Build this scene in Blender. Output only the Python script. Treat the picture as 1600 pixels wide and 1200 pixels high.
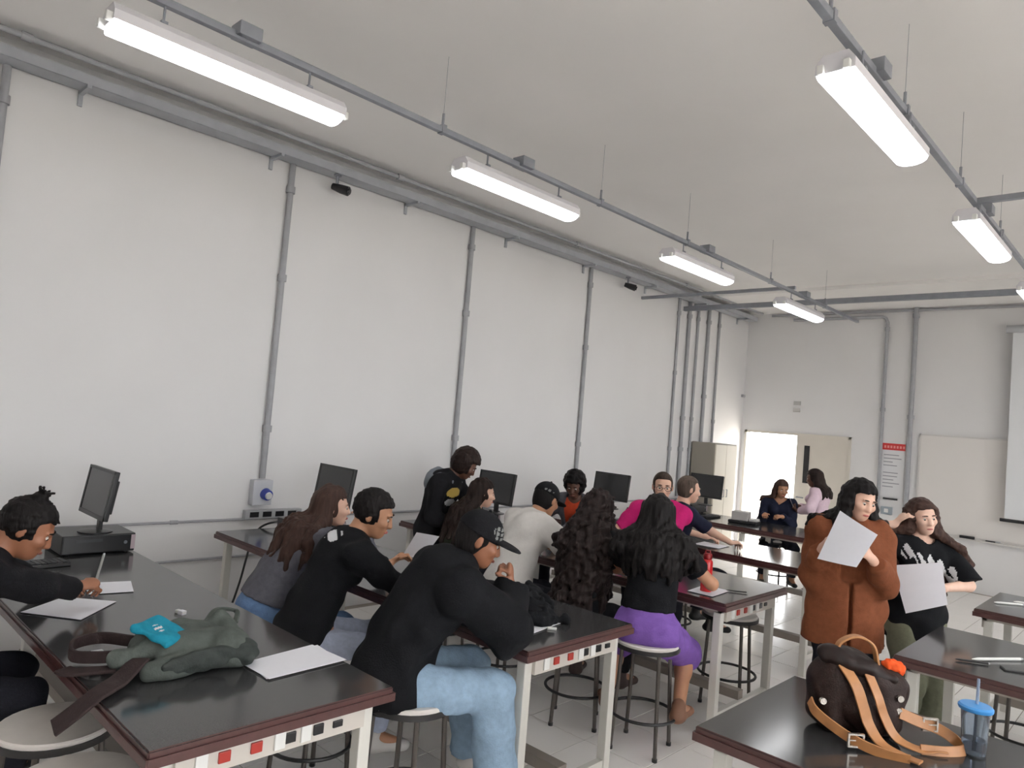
import bpy, bmesh, math, random
import numpy as np
from mathutils import Vector, Matrix
random.seed(7); RNG = np.random.RandomState(3)
for o in list(bpy.data.objects): bpy.data.objects.remove(o)
SC = bpy.context.scene; COL = SC.collection
PI = math.pi; R_ = math.radians

# ------------------------------------------------------------ camera, sky, exposure
cam = bpy.data.cameras.new('camera'); camo = bpy.data.objects.new('camera', cam); COL.objects.link(camo)
cam.sensor_fit = 'HORIZONTAL'; cam.sensor_width = 36.0; cam.lens = 36.0 * 1114.98 / 1600
cam.clip_start = 0.05; cam.clip_end = 200
YAW, PITCH, ROLL = R_(43.679), R_(2.742), R_(4.740)
f_ = Vector((-math.sin(YAW)*math.cos(PITCH), math.cos(YAW)*math.cos(PITCH), math.sin(PITCH)))
r0 = f_.cross(Vector((0,0,1))).normalized(); u0 = r0.cross(f_)
rr = math.cos(ROLL)*r0 + math.sin(ROLL)*u0; uu = -math.sin(ROLL)*r0 + math.cos(ROLL)*u0
mw = Matrix((rr, uu, -f_)).transposed().to_4x4(); mw.translation = (0, 0, 1.97)
camo.matrix_world = mw
SC.camera = camo
w = bpy.data.worlds.new('sky'); SC.world = w; w.use_nodes = True
w.node_tree.nodes['Background'].inputs[0].default_value = (0.985, 0.99, 1.0, 1)
w.node_tree.nodes['Background'].inputs[1].default_value = 11.0
SC.view_settings.view_transform = 'Standard'; SC.view_settings.look = 'None'
SC.view_settings.gamma = 1.0; SC.view_settings.use_curve_mapping = False
SC.view_settings.exposure = 0.0
LAMP = 9.5                     # radiance of the tube diffusers
SC.cycles.max_bounces = 8; SC.cycles.diffuse_bounces = 5; SC.cycles.glossy_bounces = 4
SC.cycles.transparent_max_bounces = 8; SC.cycles.sample_clamp_indirect = 6; SC.cycles.use_denoising = True
SC.cycles.caustics_reflective = False; SC.cycles.caustics_refractive = False

# ------------------------------------------------------------ materials
def lin(c):
    return tuple(((v/255)/12.92 if v/255 <= .04045 else ((v/255+.055)/1.055)**2.4) for v in c)
MATS = {}
def mat(name, rgb, rough=.6, metal=0., noise=0., nscale=20., bump=0., bscale=60., spec=.5, stretch=None, emit=None, estr=0., trans=0., alpha=1., coat=0., wave=None):
    """rgb is the surface's own colour in sRGB 0-255"""
    if name in MATS: return MATS[name]
    m = bpy.data.materials.new(name); m.use_nodes = True; MATS[name] = m
    nt = m.node_tree; b = nt.nodes['Principled BSDF']; c = lin(rgb)
    b.inputs['Base Color'].default_value = (*c, 1); b.inputs['Roughness'].default_value = rough
    b.inputs['Metallic'].default_value = metal; b.inputs['Specular IOR Level'].default_value = spec
    b.inputs['Coat Weight'].default_value = coat
    if trans: b.inputs['Transmission Weight'].default_value = trans; b.inputs['IOR'].default_value = 1.2
    b.inputs['Alpha'].default_value = alpha
    if emit: b.inputs['Emission Color'].default_value = (*emit, 1); b.inputs['Emission Strength'].default_value = estr
    if noise or bump:
        tc = nt.nodes.new('ShaderNodeTexCoord'); mp = nt.nodes.new('ShaderNodeMapping')
        nt.links.new(tc.outputs['Object'], mp.inputs['Vector'])
        if stretch: mp.inputs['Scale'].default_value = stretch
    if noise:
        n = nt.nodes.new('ShaderNodeTexNoise'); n.inputs['Scale'].default_value = nscale; n.inputs['Detail'].default_value = 5
        nt.links.new(mp.outputs[0], n.inputs['Vector'])
        r = nt.nodes.new('ShaderNodeValToRGB')
        r.color_ramp.elements[0].position = .3; r.color_ramp.elements[1].position = .7
        r.color_ramp.elements[0].color = (*[v*(1-noise) for v in c], 1)
        r.color_ramp.elements[1].color = (*[min(1, v*(1+noise)) for v in c], 1)
        nt.links.new(n.outputs['Fac'], r.inputs[0]); nt.links.new(r.outputs[0], b.inputs['Base Color'])
    if bump:
        n2 = nt.nodes.new('ShaderNodeTexNoise'); n2.inputs['Scale'].default_value = bscale; n2.inputs['Detail'].default_value = 3
        nt.links.new(mp.outputs[0], n2.inputs['Vector'])
        bp = nt.nodes.new('ShaderNodeBump'); bp.inputs['Strength'].default_value = bump; bp.inputs['Distance'].default_value = .01
        nt.links.new(n2.outputs['Fac'], bp.inputs['Height']); nt.links.new(bp.outputs[0], b.inputs['Normal'])
    return m
WALL = mat('wall_paint', (224,223,223), .75, noise=.02, nscale=1.2, bump=.03, bscale=90, spec=.3)
CEIL = mat('ceiling_paint', (248,246,244), .8, noise=.02, nscale=.9, spec=.2)
TILE = mat('ceramic_tile', (250,247,243), .24, noise=.02, nscale=1.3, spec=.5)
GROUT = mat('grout', (150,142,134), .8, noise=.1, nscale=9)
GRANITE = mat('black_granite', (62,62,63), .13, noise=.35, nscale=260, spec=.6)
EDGE = mat('brown_edge', (78,50,48), .3, noise=.12, nscale=30)
STEELW = mat('painted_white_steel', (212,210,203), .4)
STEELG = mat('painted_beige_steel', (176,170,160), .45)
GALV = mat('galvanized_steel', (136,139,146), .5, metal=.25, noise=.08, nscale=12)
GALVD = mat('grey_conduit', (160,161,165), .5, noise=.06, nscale=14)
TRAYM = mat('tray_steel', (172,175,181), .5, noise=.06, nscale=10)
BLACKM = mat('black_painted_steel', (34,33,34), .4)
STEELS = mat('grey_stool_steel', (84,78,74), .4, metal=.2)
BLACKP = mat('black_plastic', (24,24,26), .35, noise=.1, nscale=90)
SCREEN = mat('dark_screen', (20,21,24), .12, spec=.6)
WHITEP = mat('white_plastic', (225,225,222), .4)
GREYP = mat('grey_plastic', (170,172,175), .5)
REDP = mat('red_plastic', (166,48,38), .4)
BLUEP = mat('blue_plastic', (60,76,160), .35)
PAPER = mat('white_paper', (238,238,244), .8, noise=.01, nscale=30, spec=.2)
CREAM = mat('cream_paint', (226,219,204), .5)
SEATW = mat('white_laminate', (222,216,210), .3, noise=.03, nscale=18)
LAMPM = mat('lamp_diffuser', (240,240,240), .4, emit=(.97,.985,1.0), estr=LAMP)
LAMPH = mat('lamp_housing', (214,212,216), .45)
DOORW = mat('door_paint', (206,200,190), .5, noise=.02, nscale=4)

# ------------------------------------------------------------ mesh helpers
def tag(o, label=None, cat=None, group=None, kind=None):
    if label: o['label'] = label
    if cat: o['category'] = cat
    if group: o['group'] = group
    if kind: o['kind'] = kind
    return o
def empty(name, loc=(0,0,0), rz=0., label=None, cat=None, group=None):
    o = bpy.data.objects.new(name, None); COL.objects.link(o); o.empty_display_size = .1
    o.location = loc; o.rotation_euler = (0,0,rz); return tag(o, label, cat, group)
def link(name, me, parent=None):
    o = bpy.data.objects.new(name, me); COL.objects.link(o)
    if parent: o.parent = parent
    return o
def obj(name, bm, m, parent=None, smooth=False, bevel=0.):
    if bevel:
        bmesh.ops.bevel(bm, geom=[e for e in bm.edges], offset=bevel, segments=2, affect='EDGES', profile=.6, clamp_overlap=True)
    me = bpy.data.meshes.new(name); bm.normal_update(); bm.to_mesh(me); bm.free()
    for x in (m if isinstance(m, (list, tuple)) else [m]): me.materials.append(x)
    if smooth:
        me.polygons.foreach_set('use_smooth', [True]*len(me.polygons))
        try: me.set_sharp_from_angle(angle=R_(40))
        except Exception: pass
    return link(name, me, parent)
def B(): return bmesh.new()
def box(bm, c, s, rot=None, mi=0):
    m = Matrix.Translation(c) @ (rot.to_4x4() if rot else Matrix()) @ Matrix.Diagonal((*s, 1))
    r = bmesh.ops.create_cube(bm, size=1, matrix=m)
    for f in {f for v in r['verts'] for f in v.link_faces}: f.material_index = mi
    return r
def boxz(bm, x0, x1, y0, y1, z0, z1, mi=0):
    return box(bm, ((x0+x1)/2, (y0+y1)/2, (z0+z1)/2), (abs(x1-x0), abs(y1-y0), abs(z1-z0)), mi=mi)
def tube(bm, pts, r, seg=10, cap=True, mi=0, closed=False):
    pts = [Vector(p) for p in pts]; n = len(pts); rings = []
    rad = r if isinstance(r, (list, tuple)) else [r]*n
    prev = None
    for i, p in enumerate(pts):
        if closed: t = (pts[(i+1) % n] - pts[i-1]).normalized()
        else: t = (pts[min(i+1, n-1)] - pts[max(i-1, 0)]).normalized()
        if prev is None:
            a = Vector((0,0,1)) if abs(t.z) < .9 else Vector((1,0,0))
            x = t.cross(a).normalized()
        else: x = (prev - t*prev.dot(t)).normalized()
        prev = x; y = t.cross(x)
        rings.append([bm.verts.new(p + rad[i]*(math.cos(2*PI*k/seg)*x + math.sin(2*PI*k/seg)*y)) for k in range(seg)])
    for i in range(n if closed else n-1):
        a, b = rings[i], rings[(i+1) % n]
        for k in range(seg):
            f = bm.faces.new((a[k], a[(k+1) % seg], b[(k+1) % seg], b[k])); f.material_index = mi
    if cap and not closed:
        bm.faces.new(rings[0][::-1]).material_index = mi; bm.faces.new(rings[-1]).material_index = mi
def lathe(bm, prof, seg=24, c=(0,0,0), mi=0):
    rings = []
    for r, z in prof:
        rings.append([bm.verts.new((c[0]+max(r,1e-5)*math.cos(2*PI*k/seg), c[1]+max(r,1e-5)*math.sin(2*PI*k/seg), c[2]+z)) for k in range(seg)])
    for a, b in zip(rings, rings[1:]):
        for k in range(seg):
            f = bm.faces.new((a[k], a[(k+1) % seg], b[(k+1) % seg], b[k])); f.material_index = mi
    bm.faces.new(rings[0][::-1]).material_index = mi; bm.faces.new(rings[-1]).material_index = mi
def catmull(P, n=8):
    P = [Vector(p) for p in P]; out = []
    Q = [2*P[0]-P[1]] + P + [2*P[-1]-P[-2]]
    for i in range(1, len(Q)-2):
        for k in range(n):
            t = k/n; a, b, c, d = Q[i-1:i+3]
            out.append(.5*((2*b) + (c-a)*t + (2*a-5*b+4*c-d)*t*t + (3*b-a-3*c+d)*t**3))
    out.append(P[-1]); return out
def ribbon(bm, P, wdir, width, th, n=8, mi=0):
    """flat strap of real thickness along a smooth path; wdir: one width direction or one per control point"""
    pts = catmull(P, n); N = len(pts)
    W = [Vector(x) for x in wdir] if isinstance(wdir[0], (list, tuple, Vector)) else [Vector(wdir)]*len(P)
    rings = []
    for i, p in enumerate(pts):
        u = i/n; j = min(int(u), len(W)-2) if len(W) > 1 else 0; t = u-j
        wd = W[j].lerp(W[min(j+1, len(W)-1)], min(1, t))
        tg = (pts[min(i+1, N-1)] - pts[max(i-1, 0)]).normalized()
        wd = (wd - tg*wd.dot(tg)).normalized(); nn = tg.cross(wd)
        h = width/2; q = th/2
        rings.append([bm.verts.new(p + a*wd + b*nn) for a, b in ((-h,-q*.4), (-h*.92,-q), (h*.92,-q), (h,-q*.4), (h,q*.4), (h*.92,q), (-h*.92,q), (-h,q*.4))])
    for a, b in zip(rings, rings[1:]):
        for k in range(8): bm.faces.new((a[k], a[(k+1) % 8], b[(k+1) % 8], b[k])).material_index = mi
    bm.faces.new(rings[0][::-1]); bm.faces.new(rings[-1])

# ------------------------------------------------------------ blended solids (a distance field meshed into one skin)
def V3(*a): return np.array(a if len(a) == 3 else a[0], dtype=np.float64)
def unit(v): v = np.asarray(v, float); return v/(np.linalg.norm(v)+1e-12)
class Cone:
    def __init__(s, a, b, ra, rb, flat=None, cap=''):
        s.a, s.b, s.ra, s.rb, s.flat, s.cap = V3(a), V3(b), ra, rb, flat, cap
        m = max(ra, rb)*(max(1, flat[1]) if flat else 1)
        s.lo = np.minimum(s.a, s.b)-m; s.hi = np.maximum(s.a, s.b)+m
    def d(s, P):
        ba = s.b-s.a; L2 = ba@ba+1e-12; q = P-s.a.astype(np.float32)
        t = np.clip(q@(ba/L2).astype(np.float32), 0, 1)[..., None]
        off = q-t*ba.astype(np.float32)
        if s.flat is not None:
            ax, ra = unit(s.flat[0]).astype(np.float32), s.flat[1]
            c = off@ax; off = off+(c*(1/ra-1))[..., None]*ax
        l = np.sqrt((off*off).sum(-1)); d = l-(s.ra+(s.rb-s.ra)*t[..., 0])
        if s.flat is not None: d = d*min(1, s.flat[1])**.5
        if 'b' in s.cap: d = np.maximum(d, (P-s.b.astype(np.float32))@unit(ba).astype(np.float32))
        if 'a' in s.cap: d = np.maximum(d, (s.a.astype(np.float32)-P)@unit(ba).astype(np.float32))
        return d
class Ell:
    def __init__(s, c, rad, fr=None):
        s.c = V3(c); s.r = V3(rad).astype(np.float32); s.fr = np.array(fr if fr is not None else np.eye(3)).astype(np.float32)
        e = np.sqrt(((s.fr*s.r[:, None])**2).sum(0)); s.lo = s.c-e; s.hi = s.c+e
    def d(s, P):
        q = (P-s.c.astype(np.float32))@s.fr.T; k0 = np.sqrt(((q/s.r)**2).sum(-1)); k1 = np.sqrt(((q/s.r**2)**2).sum(-1))+1e-9
        return k0*(k0-1)/k1
class Box:
    def __init__(s, c, half, fr=None, rd=.01):
        s.c = V3(c); s.h = V3(half).astype(np.float32); s.fr = np.array(fr if fr is not None else np.eye(3)).astype(np.float32); s.rd = rd
        e = np.abs(s.fr.T)@s.h.astype(float)+rd; s.lo = s.c-e; s.hi = s.c+e
    def d(s, P):
        q = np.abs((P-s.c.astype(np.float32))@s.fr.T)-(s.h-s.rd)
        return np.sqrt((np.maximum(q, 0)**2).sum(-1))+np.minimum(q.max(-1), 0)-s.rd
def folds(seed, amp, wl, zs=1.):
    g = np.random.RandomState(seed); K = g.normal(size=(14, 3)); K = K/np.linalg.norm(K, axis=1)[:, None]*(2*PI/wl)*g.uniform(.6, 1.5, (14, 1))*np.array([1, 1, zs]); ph = g.uniform(0, 6.28, 14)
    K = K.astype(np.float32)
    return lambda P: (np.sin(P@K.T+ph.astype(np.float32)).sum(-1)*(amp/3.4)).astype(np.float32)
class Solid:
    def __init__(s, res): s.res = res; s.ops = []
    def add(s, p, k=.03): s.ops.append(('+', p, k)); return s
    def sub(s, p, k=.01): s.ops.append(('-', p, k)); return s
    def cut(s, pt, n): s.ops.append(('|', (V3(pt), unit(n)), 0)); return s      # keeps the side against n
    def noise(s, fn): s.ops.append(('n', fn, 0)); return s
    def mesh(s):
        P = [o[1] for o in s.ops if o[0] == '+']; res = s.res
        lo = np.min([p.lo for p in P], 0)-.03; hi = np.max([p.hi for p in P], 0)+.03
        n = np.ceil((hi-lo)/res).astype(int)+2
        V = np.full(n, .2, np.float32); ax = [lo[i]+res*np.arange(n[i]) for i in range(3)]
        def pts(i0, i1):
            g = np.empty((*(i1-i0), 3), np.float32)
            for k in range(3):
                sh = [1, 1, 1]; sh[k] = -1; g[..., k] = ax[k][i0[k]:i1[k]].reshape(sh)
            return g
        for op, p, k in s.ops:
            if op in '+-':
                m = k+2.5*res
                i0 = np.clip(np.floor((p.lo-m-lo)/res).astype(int), 0, n); i1 = np.clip(np.ceil((p.hi+m-lo)/res).astype(int)+1, 0, n)
                if (i1 <= i0).any(): continue
                sl = tuple(slice(a, b) for a, b in zip(i0, i1)); d = p.d(pts(i0, i1)); v = V[sl]
                if op == '+':
                    h = np.maximum(k-np.abs(v-d), 0); V[sl] = np.minimum(v, d)-h*h/(4*k)
                else:
                    d = -d; h = np.maximum(k-np.abs(v-d), 0); V[sl] = np.maximum(v, d)+h*h/(4*k)
            elif op == '|':
                g = pts(np.zeros(3, int), n); V = np.maximum(V, (g-p[0].astype(np.float32))@p[1].astype(np.float32))
            else:
                near = np.abs(V) < .05; idx = np.argwhere(near)
                q = (lo+idx*res).astype(np.float32); V[near] += p(q)
        return surface(V, lo, res)
def surface(V, lo, res):
    S = V < 0; n = V.shape
    c = np.zeros(tuple(k-1 for k in n), np.int8)
    for dx in (0, 1):
        for dy in (0, 1):
            for dz in (0, 1): c += S[dx:n[0]-1+dx, dy:n[1]-1+dy, dz:n[2]-1+dz]
    act = (c > 0) & (c < 8); idx = np.argwhere(act)
    ID = np.full(act.shape, -1, np.int32); ID[act] = np.arange(len(idx))
    acc = np.zeros((len(idx), 3)); cnt = np.zeros(len(idx))
    co = [(0,0,0),(1,0,0),(0,1,0),(1,1,0),(0,0,1),(1,0,1),(0,1,1),(1,1,1)]
    vals = [V[idx[:,0]+a, idx[:,1]+b, idx[:,2]+d] for a, b, d in co]
    for i, j in ((0,1),(2,3),(4,5),(6,7),(0,2),(1,3),(4,6),(5,7),(0,4),(1,5),(2,6),(3,7)):
        m = (vals[i] < 0) != (vals[j] < 0); t = vals[i][m]/(vals[i][m]-vals[j][m])
        acc[m] += np.array(co[i])+t[:, None]*(np.array(co[j])-np.array(co[i])); cnt[m] += 1
    verts = lo+(idx+acc/cnt[:, None])*res; quads = []
    for a in range(3):
        b, d = (a+1) % 3, (a+2) % 3
        s0 = [slice(None)]*3; s1 = [slice(None)]*3; s0[a] = slice(0, n[a]-1); s1[a] = slice(1, n[a])
        A, Bm = S[tuple(s0)], S[tuple(s1)]
        e = np.argwhere(A != Bm); e = e[(e[:, b] > 0) & (e[:, d] > 0) & (e[:, b] < n[b]-1) & (e[:, d] < n[d]-1)]
        def g(ob, od):
            q = e.copy(); q[:, b] -= ob; q[:, d] -= od; return ID[q[:,0], q[:,1], q[:,2]]
        Q = np.stack([g(1,1), g(0,1), g(0,0), g(1,0)], 1); fl = ~A[e[:,0], e[:,1], e[:,2]]
        Q[fl] = Q[fl][:, ::-1]; quads.append(Q)
    return verts, np.concatenate(quads)
def arr_mesh(name, V, Q, mats, parent=None, org=(0,0,0), mask=None, smooth=True):
    me = bpy.data.meshes.new(name); V = (V-np.array(org)).astype(np.float32)
    me.vertices.add(len(V)); me.vertices.foreach_set('co', V.ravel())
    me.loops.add(Q.size); me.loops.foreach_set('vertex_index', Q.ravel().astype(np.int32))
    me.polygons.add(len(Q)); me.polygons.foreach_set('loop_start', np.arange(0, Q.size, 4, dtype=np.int32))
    me.polygons.foreach_set('use_smooth', np.full(len(Q), smooth))
    for m in (mats if isinstance(mats, (list, tuple)) else [mats]): me.materials.append(m)
    if mask is not None:
        me.polygons.foreach_set('material_index', mask.astype(np.int32))
    me.update(calc_edges=True); me.validate(); return link(name, me, parent)
def solid(name, S, mats, parent=None, org=(0,0,0), mask=None):
    V, Q = S.mesh()
    mk = None
    if mask is not None: mk = np.asarray(mask(V[Q].mean(1))).astype(int)
    return arr_mesh(name, V, Q, mats, parent, org, mk)
# ------------------------------------------------------------ people
def rotv(v, ax, a):
    v = np.asarray(v, float); ax = unit(ax); return v*math.cos(a)+np.cross(ax, v)*math.sin(a)+ax*(ax@v)*(1-math.cos(a))
def ik(S, T, a, b, hint):
    S, T = V3(S), V3(T); d = T-S; L = np.linalg.norm(d)
    if L > (a+b)*.995: T = S+d/L*(a+b)*.995; d = T-S; L = np.linalg.norm(d)
    u = d/L; x = (a*a-b*b+L*L)/(2*L); h = math.sqrt(max(a*a-x*x, 0)); q = np.asarray(hint, float); q = unit(q-u*(q@u))
    return S+u*x+q*h, T
class Rig: pass
def rig(hip, yaw, s=1., lean=10, side=0, twist=0, head=(0, 0, 0), bend=1.15, female=False, sit=True, thigh=-8, splay=12, shin=-8, feet=None, neck=None):
    """hip: pelvis centre; yaw: heading in degrees (90 = +y); lean forward / side in degrees; head: turn, nod, roll"""
    g = Rig(); g.s = s; g.female = female; up = V3(0,0,1); g.H = V3(hip)
    f = V3(math.cos(R_(yaw)), math.sin(R_(yaw)), 0); r = np.cross(f, up); g.f, g.r, g.sit = f, r, sit
    def sp(a): v = rotv(up, np.cross(up, f), R_(a)); return rotv(v, f, R_(side*a/max(1, abs(lean)) if lean else side))
    u1, u2, u3 = sp(lean*.5), sp(lean), sp(lean*bend); g.u1, g.u2, g.u3 = u1, u2, u3
    g.W = g.H+.17*s*u1; g.C = g.W+.18*s*u2; g.N = g.C+.16*s*u3
    rs = rotv(r, u2, R_(twist)); g.rs = rs; fs = np.cross(u2, rs); g.fs = fs
    g.sw = (.158 if female else .182)*s
    g.S = {-1: g.N-.045*s*u3-rs*g.sw, 1: g.N-.045*s*u3+rs*g.sw}
    turn, nod, roll = head
    hf = rotv(unit(fs*[1, 1, .0]+0*u2), up, R_(turn)); hr = np.cross(hf, up); hf2 = rotv(hf, hr, R_(-nod)); hu = np.cross(hr, hf2)
    hu2 = rotv(hu, hf2, R_(roll)); hr2 = np.cross(hf2, hu2); g.hf, g.hu, g.hr = unit(hf2), unit(hu2), unit(hr2)
    nd = unit(u3+.8*g.hu+.15*fs) if neck is None else unit(neck)
    g.A = g.N+.075*s*nd                      # top of the neck
    g.hs = s*(.97 if female else 1.0)
    g.hd = g.A+g.hs*(.095*g.hu+.022*g.hf)
    g.J = {}; g.K = {}; g.F = {}
    for e in (-1, 1):
        g.J[e] = g.H+r*e*.09*s-.03*s*up
        if sit:
            d = rotv(f, up, R_(-e*splay)); d = rotv(d, np.cross(d, up), R_(thigh)); g.K[e] = g.J[e]+.42*s*d
            sd = rotv(-up, r, R_(shin)); g.F[e] = g.K[e]+.40*s*sd
        else:
            g.F[e] = g.H*[1,1,0]+r*e*.10*s+up*.08*s+f*(.05*e if feet is None else feet*e)
            g.K[e], _ = ik(g.J[e], g.F[e], .43*s, .42*s, f)
    g.E = {}; g.Wr = {}; g.hand = {}
    return g
def arm(g, e, T, hint, palm, pdir=None, curl=(35, 45), thumb=20):
    """e = 1 right, -1 left; T wrist target; palm = palm normal; pdir = pointing direction of the hand"""
    g.E[e], g.Wr[e] = ik(g.S[e], T, .285*g.s, .255*g.s, hint)
    hd = unit(g.Wr[e]-g.E[e]) if pdir is None else unit(pdir)
    pn = np.asarray(palm, float); pn = unit(pn-hd*(pn@hd)); g.hand[e] = (hd, pn, np.cross(hd, pn)*e, curl, thumb)
def hand_ops(S, g, e, k=.006):
    hd, pn, lat, curl, th = g.hand[e]; s = g.s*(.9 if g.female else 1); W = g.Wr[e]
    S.add(Cone(W-.01*hd, W+.075*s*hd, .026*s, .036*s, (pn, .5)), .02)
    for i, (o, L) in enumerate(((-.03, .062), (-.01, .076), (.011, .081), (.031, .072))):
        b = W+.082*s*hd+lat*o*s*1.05; a = R_(curl[0]+4*i); c = a+R_(curl[1]); sp_ = lat*o*2.2
        d1 = unit(hd*math.cos(a)+pn*math.sin(a)+sp_); d2 = unit(hd*math.cos(c)+pn*math.sin(c)+sp_*.6)
        m = b+d1*L*.55*s; S.add(Cone(b-.015*hd, m, .0095*s, .0088*s), k); S.add(Cone(m, m+d2*L*.5*s, .0086*s, .0072*s), k)
    b = W+.028*s*hd+lat*.03*s; a = R_(th); d1 = unit(hd*.75+lat*.75*math.cos(a)+pn*(.2+math.sin(a))); d2 = unit(hd*.95+lat*.25+pn*(.15+math.sin(a)))
    m = b+d1*.042*s; S.add(Cone(b-lat*.015, m, .013*s, .0105*s), .012); S.add(Cone(m, m+d2*.034*s, .0105*s, .008*s), k)
def torso_ops(S, g, i=0., k=.05, chestk=1.):
    s = g.s; f = g.female; fr1 = [g.r, np.cross(g.u1, g.r), g.u1]; fr2 = [g.rs, g.fs, g.u2]
    S.add(Ell(g.H+.0*g.u1-.01*g.f, np.array([.170 if not f else .172, .125, .125])*s+i, fr1), k)
    S.add(Cone(g.H+.03*g.u1, g.W+.02*g.u2, (.150 if not f else .142)*s+i, (.138 if not f else .122)*s+i, (g.f, .74)), k)
    S.add(Cone(g.W, g.C, (.138 if not f else .122)*s+i, (.148 if not f else .134)*s+i, (g.fs, .74)), k)
    S.add(Ell(g.C+.05*s*g.u2, np.array([.158 if not f else .142, .115, .15])*s*chestk+i, fr2), k)
    S.add(Cone(g.S[-1]-.012*g.u3, g.S[1]-.012*g.u3, .055*s+i, .055*s+i), k)
    for e in (-1, 1): S.add(Cone(g.N-.02*g.u3, g.S[e]-.01*g.u3, .05*s+i, .045*s+i), k)
    if f:
        for e in (-1, 1): S.add(Ell(g.C+.035*s*g.u2+g.fs*.085*s+g.rs*e*.065*s, np.array([.06, .055, .06])*s+i), .03)
def head_ops(S, g, k=.02):
    h = g.hs; F, U, Rr, c = g.hf, g.hu, g.hr, g.hd; fr = [Rr, F, U]
    S.add(Cone(g.N-.03*g.u3, g.A+.03*h*g.hu-.01*g.hf, (.058 if not g.female else .05)*h, (.052 if not g.female else .045)*h), .04)
    S.add(Ell(c+h*(.028*U-.012*F), np.array([.076, .096, .088])*h, fr), .03)
    S.add(Ell(c+h*(-.03*U+.035*F), np.array([.060, .062, .082])*h, fr), .03)
    S.add(Ell(c+h*(-.085*U+.06*F), np.array([.032, .03, .028])*h, fr), .03)
    S.add(Cone(c+h*(.012*U+.088*F), c+h*(-.028*U+.106*F), .009*h, .0135*h), .014)
    for e in (-1, 1):
        S.add(Ell(c+h*(-.032*U+.094*F+e*.012*Rr), np.array([.009, .01, .008])*h, fr), .008)
        S.sub(Ell(c+h*(.004*U+.098*F+e*.031*Rr), np.array([.016, .014, .011])*h, fr), .012)
        S.add(Ell(c+h*(.026*U+.086*F+e*.03*Rr), np.array([.022, .010, .007])*h, fr), .01)
        S.add(Ell(c+h*(-.02*U+.072*F+e*.042*Rr), np.array([.02, .022, .02])*h, fr), .02)
        S.add(Ell(c+h*(-.004*U-.006*F+e*.079*Rr), np.array([.008, .02, .031])*h, [unit(Rr+.35*F*e*-1), unit(F+.35*Rr*e), U]), .006)
    S.add(Ell(c+h*(-.058*U+.091*F), np.array([.023, .010, .006])*h, fr), .006)
    S.add(Ell(c+h*(-.067*U+.089*F), np.array([.019, .010, .007])*h, fr), .006)
def shoes(g, root, org, m, res=.008, fd=None, h=1.):
    for e in (-1, 1):
        A = g.F[e]; fd_ = unit((g.K[e]-g.J[e])*[1,1,0]) if fd is None else unit(fd)
        S = Solid(res); z = V3(0,0,1); s = g.s
        S.add(Cone(A-.05*z-.03*fd_, A-.055*z+.15*s*fd_, .04*s, .036*s, (z, .8)), .02); S.add(Cone(A-.04*z, A+.015*z, .044*s, .042*s), .03)
        S.cut(A-.082*s*z, -z); solid('shoe', S, m, root, org)
def legs_ops(S, g, i=0., upto=None, k=.04, loose=0., flare=0.):
    """upto: fraction of the shin covered (None bare legs)"""
    s = g.s
    for e in (-1, 1):
        J, K, F = g.J[e], g.K[e], g.F[e]
        S.add(Cone(J, K, .088*s+i+loose*.3, .060*s+i+loose, cap='' if upto is None or upto > 0 else 'b'), k)
        if upto is None: S.add(Cone(K, F, .056*s, .036*s), .03); S.add(Ell((K*.7+F*.3)-.0*g.f, np.array([.052, .052, .1])*s), .03)
        elif upto > 0:
            S.add(Cone(K, K+(F-K)*upto, .058*s+i+loose, .046*s+i+loose+flare, cap='b'), .03)
def body(g, root, org, skin, res=.008):
    S = Solid(res); torso_ops(S, g); legs_ops(S, g)
    for e in (-1, 1):
        if e in g.E:
            S.add(Cone(g.S[e], g.E[e], .047*g.s, .038*g.s), .03); S.add(Cone(g.E[e], g.Wr[e], .039*g.s, .024*g.s), .02)
    for e in (-1, 1):
        F = g.F[e]; fd = unit((g.K[e]-g.J[e])*[1,1,0]) if g.sit else g.f
        S.add(Cone(F, F-V3(0,0,.045)+fd*.13*g.s, .034*g.s, .024*g.s), .02)
    head_ops(S, g)
    for e in (-1, 1):
        if e in g.E: hand_ops(S, g, e)
    return solid('body', S, skin, root, org)
EYEW = mat('eye_white', (196,188,182), .3); IRIS = mat('iris', (40,26,18), .15)
def face(g, root, org, brow, lip):
    h = g.hs; F, U, Rr, c = g.hf, g.hu, g.hr, g.hd
    for e in (-1, 1):
        bm = B(); p = c+h*(.004*U+.0815*F+e*.031*Rr)-org
        bmesh.ops.create_uvsphere(bm, u_segments=12, v_segments=8, radius=.0104*h, matrix=Matrix.Translation(Vector(p)))
        n0 = len(bm.faces); r = bmesh.ops.create_uvsphere(bm, u_segments=10, v_segments=6, radius=.0070*h, matrix=Matrix.Translation(Vector(p+F*.0054*h-U*.002*h)))
        for fc in {q for v in r['verts'] for q in v.link_faces}: fc.material_index = 1
        obj('eye', bm, [EYEW, IRIS], root, True)
        bm = B(); q = [c+h*((.026+.004*(1-abs(t-.4)))*U+(.097-.012*t*t)*F+e*(.014+.034*t)*Rr)-org for t in (0, .33, .66, 1)]
        tube(bm, q, [.003*h, .0045*h, .004*h, .002*h], 6); obj('eyebrow', bm, brow, root, True)
    bm = B(); q = [c+h*((-.0625-.002*abs(t))*U+(.102-.008*t*t)*F+.022*t*Rr)-org for t in (-1, -.5, 0, .5, 1)]
    tube(bm, q, [.002*h, .006*h, .0065*h, .006*h, .002*h], 8); obj('lips', bm, lip, root, True)
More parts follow.
